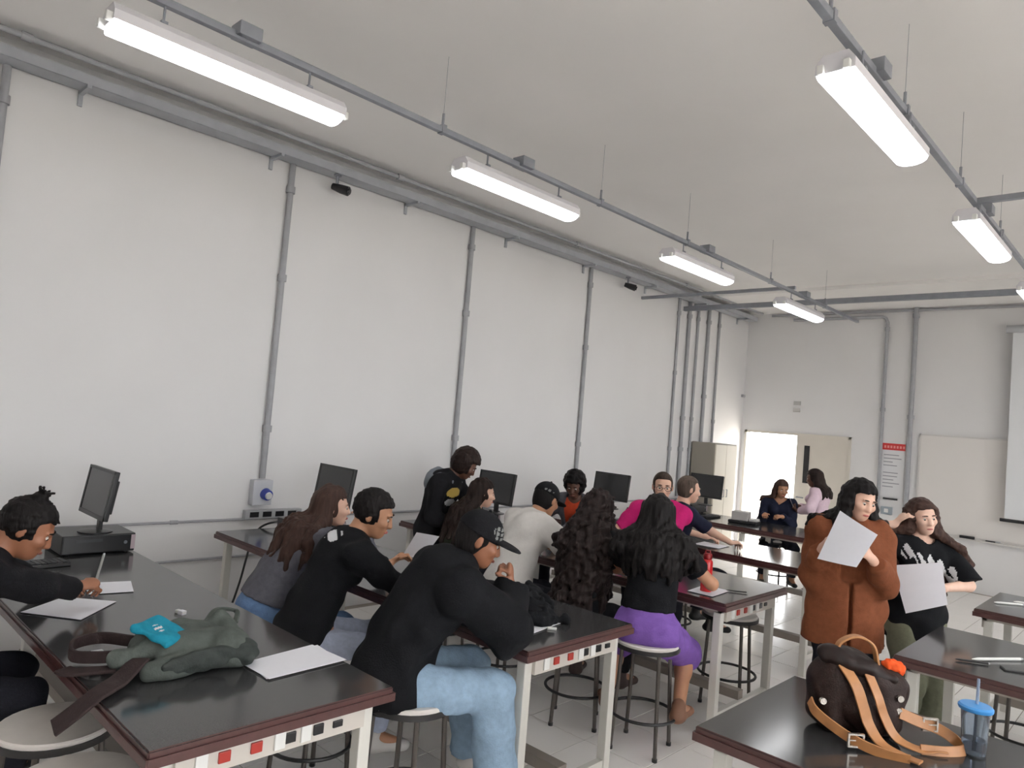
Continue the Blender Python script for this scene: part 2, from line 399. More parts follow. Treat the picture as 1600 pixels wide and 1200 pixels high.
def hair_cap(S, g, th=.012, low=-.02, front=.055, big=(1, 1, 1), line=.078):
    """scalp hair following the skull, open over the face"""
    h = g.hs; F, U, Rr, c = g.hf, g.hu, g.hr, g.hd; fr = [Rr, F, U]
    S.add(Ell(c+h*(.030*U-.014*F), (np.array([.078, .097, .090])*h+th)*np.array(big), fr), .01)
    if low < -.01: S.add(Ell(c+h*(-.03*U-.035*F), np.array([.07, .06, .07])*h+th*.6, fr), .03)
    S.sub(Box(c+h*(-.07*U+(front+.09)*F), np.array([.13, .075, .07+line])*h, [Rr, unit(F+.28*U), unit(U-.28*F)], .02), .012)
    return S
def sleeve(S, g, e, long=True, i=.012, k=.03, end=None, loose=0.):
    s = g.s; S.add(Cone(g.S[e]-.0*g.u3, g.E[e] if long else g.S[e]+(g.E[e]-g.S[e])*(end or .62), .052*s+i, .043*s+i+loose, cap='' if long else 'b'), k)
    if long: S.add(Cone(g.E[e], g.E[e]+(g.Wr[e]-g.E[e])*(end or .93), .043*s+i+loose*.6, .030*s+i+loose*.3, cap='b'), .025)
def top(name, g, root, org, m, long=True, hem=-.08, i=.014, seed=1, amp=.005, wl=.16, res=.009, end=None, loose=0., extra=None, mask=None, k=.05, neck=.0):
    S = Solid(res); torso_ops(S, g, i, k)
    for e in (-1, 1):
        if e in g.E: sleeve(S, g, e, long, i, end=end, loose=loose)
    if extra: extra(S)
    if neck: S.sub(Cone(g.N-.03*g.u3+(neck-.06)*g.fs, g.A+.03*g.u3, neck, neck+.03), .012)
    S.noise(folds(seed, amp, wl)); S.cut(g.H+hem*g.s*g.u1, -g.u1)
    return solid(name, S, m, root, org, mask)
def trousers(name, g, root, org, m, upto=.93, i=.012, seed=5, amp=.004, res=.009, loose=0., flare=0., waist=-.045, mask=None):
    S = Solid(res); fr1 = [g.r, np.cross(g.u1, g.r), g.u1]; s = g.s
    S.add(Ell(g.H-.01*g.f, np.array([.172, .128, .13])*s+i, fr1), .04)
    S.add(Cone(g.H, g.W, .145*s+i, .13*s+i, (g.f, .76)), .04)
    S.cut(g.H+waist*s*g.u1, g.u1); legs_ops(S, g, i, upto, loose=loose, flare=flare); S.noise(folds(seed, amp, .13))
    return solid(name, S, m, root, org, mask)
def person(label, g, skin, group=None):
    org = V3(g.H[0], g.H[1], 0); root = empty('person', tuple(org), 0, label, 'person', group); return root, org
def skin(name, rgb): return mat('skin_'+name, rgb, .5, noise=.05, nscale=25)
def cloth(name, rgb, n=.12, rough=.85): return mat('cloth_'+name, rgb, rough, noise=n, nscale=35, bump=.25, bscale=140, spec=.15)
def hairm(name, rgb): return mat('hair_'+name, rgb, .6, noise=.35, nscale=60, bump=.5, bscale=90, spec=.18, stretch=(1, 1, .12))
# ------------------------------------------------------------ the room
XL, XR, YF, YB, ZC = -5.95, 4.2, -2.6, 12.4, 4.28
def struct(name, bm, m, **k): return tag(obj(name, bm, m, **k), kind='structure')
bm = B(); boxz(bm, XL-.2, XR+.2, YF-.2, YB+.2, -.12, -.004); floor = struct('floor', bm, GROUT)
TS = .45; tm = None; rest = []
cells = []
for i in range(int((XR-XL)/TS)+1):
    for j in range(int((YB-YF)/TS)+1):
        x, y = XL+.1+TS*(i+.5), YF+.05+TS*(j+.5)
        if x > XR-.15 or y > YB-.15: continue
        vis = 1.7 < y < 9.2 and -4.2 < x < .8
        cells.append((0 if vis else 1, x*x+y*y, x, y))
cells.sort(); near = [c for c in cells if c[0] == 0][:285]; far = [c for c in cells if c not in near]
for _, _, x, y in near:
    if tm is None:
        bm = B(); box(bm, (0,0,-.006), (TS-.006, TS-.006, .012)); o = obj('tile', bm, TILE, floor, bevel=.0015); tm = o.data
    else: o = link('tile', tm, floor)
    o.location = (x, y, RNG.uniform(-.0006, .0006)); o.rotation_euler = (RNG.uniform(-.001, .001), RNG.uniform(-.001, .001), 0)
bm = B()
for _, _, x, y in far: box(bm, (x, y, -.006), (TS-.006, TS-.006, .012))
tag(obj('tile_field', bm, TILE, floor), kind='stuff')
bm = B(); boxz(bm, XL-.2, XL, YF-.2, YB+.2, -.1, ZC+.15); struct('wall_left', bm, WALL)
ADDED_WIN = [(-1.9, 1.1), (2.0, 5.0), (5.9, 8.9)]; WZ0, WZ1 = 1.0, 3.2  # openings added in the unseen wall to bring in fill daylight
bm = B(); ys = [YF-.2]+[v for p in ADDED_WIN for v in p]+[YB+.2]
for a, b in zip(ys[::2], ys[1::2]): boxz(bm, XR, XR+.2, a, b, -.1, ZC+.15)
for a, b in ADDED_WIN: boxz(bm, XR, XR+.2, a, b, -.1, WZ0); boxz(bm, XR, XR+.2, a, b, WZ1, ZC+.15)
struct('wall_right', bm, WALL)
GLASS = mat('window_glass', (240,246,246), .02, trans=1.)
for k, (a, b) in enumerate(ADDED_WIN):
    wd = tag(empty('window_%d' % (k+1), (XR+.1, (a+b)/2, WZ0)), kind='structure')
    bm = B(); n = 4
    for i in range(n+1): y = a+(b-a)*i/n; boxz(bm, XR+.07-XR-.1, XR+.12-XR-.1, max(a, y-.025)-(a+b)/2, min(b, y+.025)-(a+b)/2, 0, WZ1-WZ0)
    for z in (0, .62, WZ1-WZ0-.05): boxz(bm, -.03, .02, a-(a+b)/2, b-(a+b)/2, z, z+.05)
    obj('window_frame', bm, GALV, wd)
    bm = B(); boxz(bm, -.006, -.001, a+.01-(a+b)/2, b-.01-(a+b)/2, .01, WZ1-WZ0-.01); obj('pane', bm, mat('thin_glass', (255,255,255), .0, alpha=.12), wd)
bm = B(); boxz(bm, XL, XR, YF-.2, YF, -.1, ZC+.15); struct('wall_front', bm, WALL)
DX0, DXM, DX1, DZ = -5.88, -4.93, -4.03, 2.12
bm = B(); boxz(bm, XL, DX0, YB, YB+.2, -.1, ZC+.15); boxz(bm, DX0, DX1, YB, YB+.2, DZ, ZC+.15); boxz(bm, DX1, XR, YB, YB+.2, -.1, ZC+.15)
struct('wall_back', bm, WALL)
bm = B(); boxz(bm, XL-.2, XR+.2, YF-.2, YB+.2, ZC, ZC+.15); boxz(bm, XL, XR, 10.62, YB, ZC-.05, ZC+.02); struct('ceiling', bm, CEIL)
bm = B(); boxz(bm, XL, DX0+.0, YB-.008, YB-.001, 0, .0); bm.free()
# pale concrete pavement outside the open door
bm = B(); boxz(bm, -30, 30, YB+.2, 45, -.14, -.02); boxz(bm, XR+.2, 30, -25, YB+.2, -.14, -.02); struct('ground', bm, mat('pale_pavement', (225,218,206), .9, noise=.05, nscale=3))
# double door: frame, the leaf standing open outside, the closed leaf with its vision strip
D = tag(empty('door_1', (DXM, YB, 0)), kind='structure')
def part(name, bm, m, root, **k):
    o = obj(name, bm, m, root, **k)
    o.data.transform(Matrix.Translation(-Vector(root.location))); return o
bm = B(); boxz(bm, DX0, DX0+.04, YB-.02, YB+.12, 0, DZ); boxz(bm, DX1-.04, DX1, YB-.02, YB+.12, 0, DZ); boxz(bm, DX0, DX1, YB-.02, YB+.12, DZ-.04, DZ)
part('door_frame', bm, DOORW, D)
bm = B(); boxz(bm, DXM, DX1-.035, YB+.0, YB+.045, .01, DZ-.03); lf = part('door_leaf', bm, DOORW, D)
def sub(name, bm, m, parent, org, **k):
    o = obj(name, bm, m, parent, **k); o.data.transform(Matrix.Translation(-Vector(org))); return o
bm = B(); boxz(bm, -4.79, -4.70, YB-.012, YB+.01, 1.28, 1.92); sub('vision_strip', bm, mat('dark_glass', (38,38,40), .15), lf, D.location)
bm = B(); tube(bm, [(-4.86, YB-.0, 1.03), (-4.86, YB-.06, 1.03), (-4.74, YB-.06, 1.03)], .011, 8); sub('door_handle', bm, GALV, lf, D.location)
bm = B(); boxz(bm, DX0-.03, DX0+.01, YB+.22, YB+1.14, .01, DZ-.05); lf2 = part('open_leaf', bm, DOORW, D)

# ------------------------------------------------------------ ceiling channels and lamps
def channel(name, x, y0, y1, z, label, hang, boxes):
    root = empty(name, (x, y0, z), 0, label, 'lighting channel')
    bm = B(); boxz(bm, x-.019, x+.019, y0, y1, z-.019, z+.019); part('channel', bm, GALV, root, bevel=.003)
    for y in hang:
        bm = B(); tube(bm, [(x, y, z+.015), (x, y, z+.11)], .009, 8); tube(bm, [(x, y, z+.1), (x, y, ZC)], .0014, 6); box(bm, (x, y, z+.005), (.05, .035, .055)); part('hanger', bm, GALV, root)
    for y in boxes:
        bm = B(); box(bm, (x, y, z+.03), (.11, .12, .07)); part('junction_box', bm, GALV, root, bevel=.004)
LY = [.93, 3.08, 5.72, 8.28]; RY = [.45, 3.10, 5.64, 8.22]
channel('lighting_channel', -3.56, -2.5, 10.9, 3.79, 'grey metal channel over the lamp row beside the long wall', [.9, 2.88, 4.6, 6.0, 7.9, 9.6], [1.55, 3.66, 6.4, 8.9])
channel('lighting_channel', -1.165, -2.5, 10.9, 3.79, 'grey metal channel over the lamp row in mid room', [.6, 3.0, 4.1, 5.4, 6.8, 8.4], [1.2, 3.62, 6.2, 8.8])
def lamp(x, y, label):
    z = 3.60; L = 1.21; root = empty('ceiling_lamp', (x, y, z), 0, label, 'ceiling lamp', 'waterproof tube lamps on the ceiling')
    bm = B(); a, b = .085, .055; prof = [(-a, .0), (-a, .045), (-b, .085), (b, .085), (a, .045), (a, .0)]
    def ext(prof, y0, y1, sh=0.):
        n = len(prof); A = [bm.verts.new((p[0], y0, p[1])) for p in prof]; C = [bm.verts.new((p[0], y1, p[1])) for p in prof]
        for k in range(n): bm.faces.new((A[k], C[k], C[(k+1) % n], A[(k+1) % n]))
        bm.faces.new(A); bm.faces.new(C[::-1])
    ext(prof, 0, L); bmesh.ops.recalc_face_normals(bm, faces=bm.faces); obj('housing', bm, LAMPH, root)
    bm = B(); n = 8; pr = [(-.083, -.002)]+[(-.081*math.cos(PI*k/n), -.008-.034*math.sin(PI*k/n)) for k in range(n+1)]+[(.083, -.002)]
    ext(pr, .012, L-.012); bmesh.ops.recalc_face_normals(bm, faces=bm.faces); obj('diffuser', bm, LAMPM, root, True)
    for yy in (.0, L):
        for xx in (-.055, .055):
            bm = B(); s = 1 if yy else -1; box(bm, (xx, yy+s*.012, .012), (.028, .03, .04)); obj('clip', bm, WHITEP, root, bevel=.004)
    for yy in (.22, L-.22):
        bm = B(); tube(bm, [(.04, yy, .08), (.04, yy, .175)], .006, 8); box(bm, (.03, yy, .09), (.06, .03, .012)); obj('bracket', bm, GALV, root)
names = ['lit tube lamp over the near bench, largest in the long-wall row', 'lit tube lamp in the long-wall row, second from the camera',
         'lit tube lamp in the long-wall row, third from the camera', 'lit tube lamp nearest the door, last in the long-wall row']
for y, n in zip(LY, names): lamp(-3.60, y, n)
names = ['lit tube lamp of the added unseen row, abeam of the camera', 'lit tube lamp of the added unseen row, second one', 'lit tube lamp of the added unseen row, third one', 'lit tube lamp of the added unseen row, nearest the back wall']
for y, n in zip(RY, names): lamp(1.27, y, n)  # extra row added out of view to raise the bounce light
channel('lighting_channel', 1.275, -2.5, 10.9, 3.79, 'grey metal channel over the added unseen lamp row', [.6, 3.0, 5.4, 8.4], [1.2, 3.62, 6.2, 8.8])
names = ['lit tube lamp straight above the camera in the mid-room row', 'big lit tube lamp in mid room, showing its lilac housing side',
         'lit tube lamp in mid room behind the big one', 'lit tube lamp cut off by the picture edge in mid room']
for y, n in zip(RY, names): lamp(-1.17, y, n)
def ctube(name, pts, r, label, m=GALVD, couplings=(), cat='conduit'):
    bm = B(); tube(bm, pts, r, 10)
    if not couplings: return tag(obj(name, bm, m, None, True), label, cat)
    root = empty(name, pts[0], 0, label, cat); part('tube', bm, m, root, smooth=True)
    for p, ax in couplings:
        bm = B(); d = Vector((0,0,.03)) if ax == 'z' else Vector((0,.03,0)); tube(bm, [Vector(p)-d, Vector(p)+d], r*1.5, 10); part('coupling', bm, m, root, smooth=True)
    return root
# cross conduits at the far end of the ceiling
bm = B(); boxz(bm, -5.9, 4.1, 9.98, 10.04, 3.90, 3.97); tag(obj('cross_channel', bm, GALV), 'long dark channel hung across the ceiling near the back wall', 'lighting channel')
bm = B(); boxz(bm, -5.8, -3.57, 8.62, 8.66, 3.84, 3.88); tag(obj('cross_channel', bm, GALV), 'short channel linking the wall tray to the lamp row', 'lighting channel')
# cable tray under the ceiling along the long wall
root = empty('cable_tray', (XL+.12, 0, 4.1), 0, 'grey cable tray running under the ceiling along the long wall', 'cable tray')
bm = B(); boxz(bm, XL+.03, XL+.21, -2.5, 12.3, 4.085, 4.09); boxz(bm, XL+.03, XL+.034, -2.5, 12.3, 4.085, 4.16); boxz(bm, XL+.206, XL+.21, -2.5, 12.3, 4.085, 4.16); part('tray', bm, TRAYM, root)
for k in range(10):
    y = -1.6+1.5*k
    bm = B(); boxz(bm, XL, XL+.22, y, y+.03, 4.06, 4.085); boxz(bm, XL, XL+.02, y, y+.03, 3.98, 4.085); part('bracket', bm, TRAYM, root)
ctube('ceiling_pipe', [(XL+.3, -2.5, 4.22), (XL+.3, 12.3, 4.22)], .02, 'thin grey pipe along the ceiling beside the cable tray', couplings=[((XL+.3, y, 4.22), 'y') for y in (1.0, 4.1, 6.9, 9.6)])
def camera_(y, label):
    root = empty('security_camera', (XL+.16, y, 4.08), 0, label, 'security camera')
    bm = B(); tube(bm, [(XL+.16, y, 4.085), (XL+.16, y, 4.0)], .014, 10); lathe(bm, [(.035, 0), (.035, .015)], 14, (XL+.16, y, 4.07)); part('mount', bm, GALV, root)
    bm = B(); tube(bm, [(XL+.12, y-.02, 3.98), (XL+.19, y+.03, 3.955), (XL+.25, y+.07, 3.935)], [.03, .042, .045], 14); part('camera_body', bm, BLACKM, root, smooth=True)
    bm = B(); tube(bm, [(XL+.245, y+.067, 3.936), (XL+.262, y+.08, 3.93)], [.03, .028], 12); part('lens', bm, SCREEN, root, smooth=True)
camera_(3.5, 'small black camera hanging from the tray by the second wall lamp'); camera_(8.25, 'small black camera hanging from the tray by the third wall lamp')
# vertical conduits on the long wall
for y, zb, n, cz in ((.96, 1.0, 'grey conduit at the very edge of the picture', 2.9), (3.115, 1.26, 'grey conduit dropping to the blue-capped socket box', 3.05), (5.36, 1.0, 'grey conduit behind the student in the grey hood', 3.1), (7.57, 1.0, 'grey conduit above the student in orange', 3.0),
                     (9.9, .95, 'first conduit of the cluster of five by the corner', 2.9), (10.22, .95, 'second conduit of the cluster of five by the corner', 2.2), (10.52, .95, 'middle conduit of the cluster of five by the corner', 2.2),
                     (10.86, .95, 'fourth conduit of the cluster of five, thickest', 2.6), (11.25, .95, 'last conduit of the cluster of five, nearest the bright doorway', 2.2)):
    r = .027 if y < 9 else (.03 if n.startswith(('fourth', 'second')) else .022)
    x = XL+r+.004
    ctube('wall_conduit', [(x, y, 4.09), (x, y, zb)], r, n, couplings=[((x, y, cz), 'z'), ((x, y, 3.85), 'z'), ((x, y, 1.7), 'z')])
ctube('wall_rail', [(XL+.015, 1.5, .905), (XL+.015, 12.2, .905)], .011, 'long thin grey conduit along the wall just above bench height', couplings=[((XL+.015, y, .905), 'y') for y in (2.4, 5.0, 7.2, 9.4)])
ctube('low_pipe', [(XL+.02, 1.2, .59), (XL+.02, 3.6, .59)], .010, 'low thin pipe along the wall between the two near benches')
# socket box with blue cover
root = empty('socket_box', (XL, 3.11, 1.13), 0, 'pale wall socket box with a round blue cover', 'socket box')
bm = B(); boxz(bm, XL, XL+.08, 3.02, 3.20, 1.03, 1.25); part('box', bm, mat('socket_grey', (196,198,204), .5), root, bevel=.008)
bm = B(); tube(bm, [(XL+.075, 3.135, 1.13), (XL+.125, 3.14, 1.12)], [.052, .046], 18); part('blue_cover', bm, BLUEP, root, smooth=True)
bm = B(); tube(bm, [(XL+.12, 3.14, 1.12), (XL+.14, 3.142, 1.116)], [.034, .03], 14); part('cap_ring', bm, WHITEP, root, smooth=True)
root = empty('outlet_strip', (XL, 3.15, .94), 0, 'wall outlet strip of four dark sockets below the socket box', 'outlet strip')
bm = B(); boxz(bm, XL, XL+.06, 2.98, 3.52, .91, .985); part('strip', bm, GREYP, root, bevel=.005)
for k in range(4):
    bm = B(); boxz(bm, XL+.055, XL+.066, 3.02+.12*k, 3.10+.12*k, .925, .97); part('socket', bm, BLACKP, root)
# cabinet against the long wall, beyond the benches
root = empty('steel_cabinet', (XL+.24, 10.9, 0), 0, 'cream steel cabinet against the wall, just before the bright doorway', 'cabinet')
bm = B(); boxz(bm, XL+.05, XL+.46, 10.55, 11.3, 0, 1.84); part('body', bm, mat('cabinet_shell', (150,144,134), .5), root, bevel=.006)
for k, (a, b) in enumerate(((10.56, 10.92), (10.93, 11.29))):
    bm = B(); boxz(bm, XL+.458, XL+.478, a, b, .06, 1.82); d = part('door', bm, CREAM, root, bevel=.004)
    bm = B(); hy = b-.05 if k == 0 else a+.05; tube(bm, [(XL+.48, hy, .98), (XL+.5, hy, .98), (XL+.5, hy, 1.1), (XL+.48, hy, 1.1)], .006, 6); sub('handle', bm, GALV, d, root.location)
# back wall furniture
ctube('wall_conduit', [(-5.1, YB-.04, 4.10), (-3.66, YB-.04, 4.10), (-3.6, YB-.04, 4.07), (-3.575, YB-.04, 4.0), (-3.575, YB-.04, 1.0)], .026, 'conduit on the back wall bending down beside the red-headed notice', couplings=[((-3.575, YB-.04, 3.9), 'z'), ((-3.575, YB-.04, 2.6), 'z')])
ctube('wall_conduit', [(-3.165, YB-.045, 4.23), (-3.165, YB-.045, .9)], .034, 'straight conduit on the back wall between notice and whiteboard', couplings=[((-3.165, YB-.045, 4.1), 'z'), ((-3.165, YB-.045, 2.5), 'z')])
ctube('back_pipe', [(-5.5, YB-.03, 4.19), (4.0, YB-.03, 4.19)], .02, 'grey pipe along the top of the back wall')
root = empty('notice', (-3.39, YB-.004, 1.64), 0, 'paper notice with a red header on the back wall', 'notice')
bm = B(); boxz(bm, -3.555, -3.225, YB-.006, YB-.001, 1.22, 2.07); part('sheet', bm, mat('notice_paper', (222,222,224), .6), root)
bm = B(); boxz(bm, -3.555, -3.225, YB-.009, YB-.005, 1.965, 2.07); part('red_header', bm, mat('notice_red', (204,58,58), .6), root)
for k in range(9):
    bm = B(); wd = RNG.uniform(.12, .26); boxz(bm, -3.53, -3.53+wd, YB-.008, YB-.005, 1.88-.055*k-(.06 if k > 3 else 0), 1.893-.055*k-(.06 if k > 3 else 0)); part('text_line', bm, mat('notice_ink', (150,150,156), .7), root)
bm = B()
for k in range(7): boxz(bm, -3.53+.045*k, -3.502+.045*k, YB-.0105, YB-.008, 1.995, 2.035)
part('header_lettering', bm, mat('notice_pale_ink', (228,150,146), .7), root)
root = empty('light_switch', (-3.42, YB, 1.1), 0, 'grey switch box on the back wall below the notice', 'switch box')
bm = B(); boxz(bm, -3.52, -3.36, YB-.05, YB, .95, 1.07); part('box', bm, mat('switch_grey', (150,160,168), .5), root, bevel=.006)
bm = B(); boxz(bm, -3.47, -3.41, YB-.058, YB-.045, .98, 1.04); part('rocker', bm, WHITEP, root, bevel=.003)
bm = B(); boxz(bm, -3.5, -3.3, YB-.04, YB-.001, 1.185, 1.21); tag(obj('wall_hook_bar', bm, BLACKM), 'small dark bar on the back wall under the notice', 'wall bar')
for z, n in ((2.64, 'upper small grey plate on the back wall above the door'), (2.52, 'lower small grey plate on the back wall above the door')):
    bm = B(); boxz(bm, -5.02, -4.90, YB-.025, YB-.001, z-.035, z+.035); tag(obj('wall_plate', bm, mat('plate_grey', (186,184,182), .6), bevel=.005), n, 'wall plate')
bm = B(); boxz(bm, XL+.002, XL+.05, 12.28, 12.36, 2.70, 2.75); tag(obj('door_sensor', bm, GREYP, bevel=.005), 'tiny grey sensor in the wall corner beside the bright doorway', 'sensor')
root = empty('whiteboard', (-.5, YB, .75), 0, 'wide white board on the back wall behind the screen', 'whiteboard')
bm = B(); boxz(bm, -3.02, 2.0, YB-.02, YB-.002, .78, 2.24); part('board', bm, mat('board_white', (226,222,218), .25), root)
bm = B()
for a in ((-3.03, 2.01, .765, .79), (-3.03, 2.01, 2.23, 2.255), (-3.035, -3.01, .765, 2.255), (1.99, 2.015, .765, 2.255)): boxz(bm, a[0], a[1], YB-.03, YB-.002, a[2], a[3])
part('frame', bm, mat('board_frame', (206,203,200), .4), root)
bm = B(); boxz(bm, -2.9, 1.9, YB-.10, YB-.02, .745, .765); part('marker_tray', bm, mat('board_frame', (206,203,200), .4), root)
bm = B(); box(bm, (-2.33, YB-.07, .785), (.19, .05, .04)); tag(obj('board_eraser', bm, BLACKP, bevel=.008), 'dark board eraser on the whiteboard tray', 'eraser')
root = empty('board_marker', (-2.02, YB-.07, .775), 0, 'dark marker pen on the whiteboard tray beside the eraser', 'marker')
bm = B(); tube(bm, [(-2.1, YB-.07, .775), (-1.98, YB-.07, .775)], .009, 10); part('barrel', bm, BLACKP, root, smooth=True)
bm = B(); tube(bm, [(-1.98, YB-.07, .775), (-1.92, YB-.07, .775)], .0105, 10); part('cap', bm, GREYP, root, smooth=True)
root = empty('projector_screen', (-.4, YB-.25, 1.1), 0, 'hanging white projector screen with a dark bottom bar', 'projector screen')
bm = B(); boxz(bm, -1.87, .85, YB-.204, YB-.2, 1.14, 3.78); part('fabric', bm, mat('screen_fabric', (226,228,230), .85), root)
bm = B(); tube(bm, [(-1.92, YB-.202, 1.115), (.9, YB-.202, 1.115)], .024, 10); part('bottom_bar', bm, BLACKM, root)
bm = B(); tube(bm, [(-1.95, YB-.202, 3.83), (.93, YB-.202, 3.83)], .055, 12); part('roller_case', bm, GREYP, root, smooth=True)
bm = B()
for x in (-1.8, .78): boxz(bm, x-.02, x+.02, YB-.202, YB-.002, 3.81, 3.85)
part('wall_bracket', bm, GREYP, root)

# ------------------------------------------------------------ lab benches
def bench(x0, x1, y0, y1, label, end=1, sock=True):
    """end = +1: the free end (with its sockets) faces +x, -1: it faces -x"""
    cx, cy = (x0+x1)/2, (y0+y1)/2
    root = empty('lab_bench', (cx, cy, 0), 0, label, 'lab bench', 'black-topped lab benches')
    bm = B(); r = boxz(bm, x0-cx, x1-cx, y0-cy, y1-cy, .862, .90)
    bmesh.ops.bevel(bm, geom=bm.edges[:], offset=.005, segments=2, affect='EDGES'); bm.normal_update()
    for f in bm.faces: f.material_index = 0 if abs(f.normal.z) > .8 else 1
    obj('worktop', bm, [GRANITE, EDGE], root)
    bm = B()
    for a in ((x0-.006, x1+.006, y0-.007, y0-.001), (x0-.006, x1+.006, y1+.001, y1+.007), (x0-.007, x0-.001, y0, y1), (x1+.001, x1+.007, y0, y1)): boxz(bm, a[0]-cx, a[1]-cx, a[2]-cy, a[3]-cy, .848, .878)
    obj('edge_strip', bm, EDGE, root)
    bm = B(); i = .045
    for a in ((x0+i, x1-i, y0+i, y0+i+.03), (x0+i, x1-i, y1-i-.03, y1-i), (x0+i, x0+i+.03, y0+i, y1-i), (x1-i-.03, x1-i, y0+i, y1-i)): boxz(bm, a[0]-cx, a[1]-cx, a[2]-cy, a[3]-cy, .825, .861)
    obj('apron', bm, STEELG, root)
    for x in (x0+.08, (x0+x1)/2, x1-.08):
        for y in (y0+.075, y1-.075):
            bm = B(); boxz(bm, x-.026-cx, x+.026-cx, y-.026-cy, y+.026-cy, .0, .82); obj('leg', bm, STEELW, root, bevel=.004)
        bm = B(); boxz(bm, x-.018-cx, x+.018-cx, y0+.1-cy, y1-.1-cy, .13, .17); obj('cross_bar', bm, STEELW, root)
    bm = B(); boxz(bm, x0+.08-cx, x1-.08-cx, -.035, .035, .171, .23); obj('foot_rail', bm, mat('rail_grey', (136,128,120), .5), root)
    if sock:
        xe = x1-.035 if end > 0 else x0+.035
        bm = B(); boxz(bm, xe-.03*end-cx, xe+.0-cx, y0+.1-cy, y1-.1-cy, .762, .846); tr = obj('socket_trunking', bm, mat('trunking', (196,190,182), .5), root)
        for k, (dy, kind) in enumerate(((.18, 'w'), (.255, 'r'), (.365, 'r'), (.45, 'w'), (.49, 'b'), (.55, 'w'), (.60, 'b'), (.68, 'o'))):
            m = {'w': WHITEP, 'r': REDP, 'b': BLACKP, 'o': BLACKP}[kind]; h = .03 if kind == 'w' else (.012 if kind == 'o' else .018)
            bm = B(); boxz(bm, xe-.002*end-cx, xe+.008*end-cx, y0+dy-.02-cy, y0+dy+.02-cy, .804-h, .804+h); obj('socket', bm, m, tr, bevel=.003)
    return root
TX = -5.5
bench(TX, -2.2, .885, 1.785, 'lab bench with the grey-green backpack lying on it')
bench(TX, -2.19, 2.55, 3.41, 'lab bench where the student in the black hoodie and cap writes')
bench(TX, -2.12, 4.36, 5.31, 'lab bench with the red bottle at its free corner')
bench(TX, -2.25, 6.2, 7.1, 'lab bench catching the door glare, behind the one with the red bottle')
bench(TX, -2.25, 8.2, 9.1, 'lab bench farthest along, by the woman sitting in front of the door')
bench(-1.29, 2.5, 2.475, 3.385, 'lab bench with the brown handbag on it', -1)
bench(-1.10, 2.5, 4.22, 5.2, 'lab bench behind the brown handbag, with phone and pens', -1)
bench(-1.08, 2.5, 6.05, 7.0, 'lab bench in front of the back-wall whiteboard', -1)

# ------------------------------------------------------------ stools
def stool(x, y, rz, label, seat=SEATW):
    root = empty('lab_stool', (x, y, 0), rz, label, 'stool', 'round lab stools')
    bm = B(); lathe(bm, [(.0, .632), (.192, .632), (.199, .640), (.199, .656), (.193, .662), (.0, .662)], 32); obj('seat', bm, seat, root, True)
    bm = B(); N = 32; prof = [(.194, .618), (.206, .618), (.206, .643), (.194, .643)]
    rg = [[bm.verts.new((r*math.cos(2*PI*k/N), r*math.sin(2*PI*k/N), z)) for r, z in prof] for k in range(N)]
    for k in range(N):
        for q in range(4): bm.faces.new((rg[k][q], rg[(k+1) % N][q], rg[(k+1) % N][(q+1) % 4], rg[k][(q+1) % 4]))
    bmesh.ops.recalc_face_normals(bm, faces=bm.faces); obj('seat_rim', bm, BLACKM, root, True)
    for k in range(4):
        a = PI/4+k*PI/2; c, s = math.cos(a), math.sin(a); bm = B()
        tube(bm, [(.165*c, .165*s, .632), (.2*c, .2*s, .015)], .0125, 8); l = obj('leg', bm, STEELS, root, True)
        bm = B(); tube(bm, [(.2*c, .2*s, .02), (.2*c, .2*s, 0)], .016, 8); obj('foot_cap', bm, BLACKM, l, True)
    bm = B(); tube(bm, [(.207*math.cos(2*PI*k/N), .207*math.sin(2*PI*k/N), .22) for k in range(N)], .010, 8, closed=True); obj('foot_ring', bm, BLACKM, root, True)
    return root
for x, y, rz, n in ((-3.13, .9, .2, 'pale empty stool beside the bench with the backpack, under its hanging strap'), (-2.64, .84, .5, 'pale empty stool cut off by the picture bottom beside the backpack bench'),
                    (-2.58, 2.2, .3, 'stool carrying the student in the black hoodie'), (-3.25, 2.12, .1, 'stool carrying the student in the black jersey'), (-3.86, 2.1, .4, 'stool carrying the woman in the grey top'),
                    (-2.43, 3.96, .25, 'white stool carrying the woman in purple shorts'), (-2.93, 3.93, .6, 'stool carrying the woman with long curly dark hair'), (-3.62, 3.92, .1, 'stool carrying the student in the white sweatshirt'),
                    (-2.46, 5.14, .2, 'empty pale stool tucked under the red-bottle bench'), (-4.35, 5.72, .2, 'stool carrying the student in orange'), (-3.45, 5.66, .5, 'stool carrying the man in pink'),
                    (-3.5, 6.04, .3, 'stool carrying the older man in navy'), (-3.95, 9.42, 0, 'stool carrying the woman in front of the open door'), (-4.4, 4.0, .3, 'stool carrying the brown-haired woman beside the white sweatshirt'), (-3.66, .42, .3, 'stool carrying the writing student with the topknot'), (-.72, 5.76, .4, 'empty stool between the two far mid-room benches'), (-2.3, 7.8, .1, 'empty stool behind the woman in the brown coat')):
    stool(x, y, rz, n)

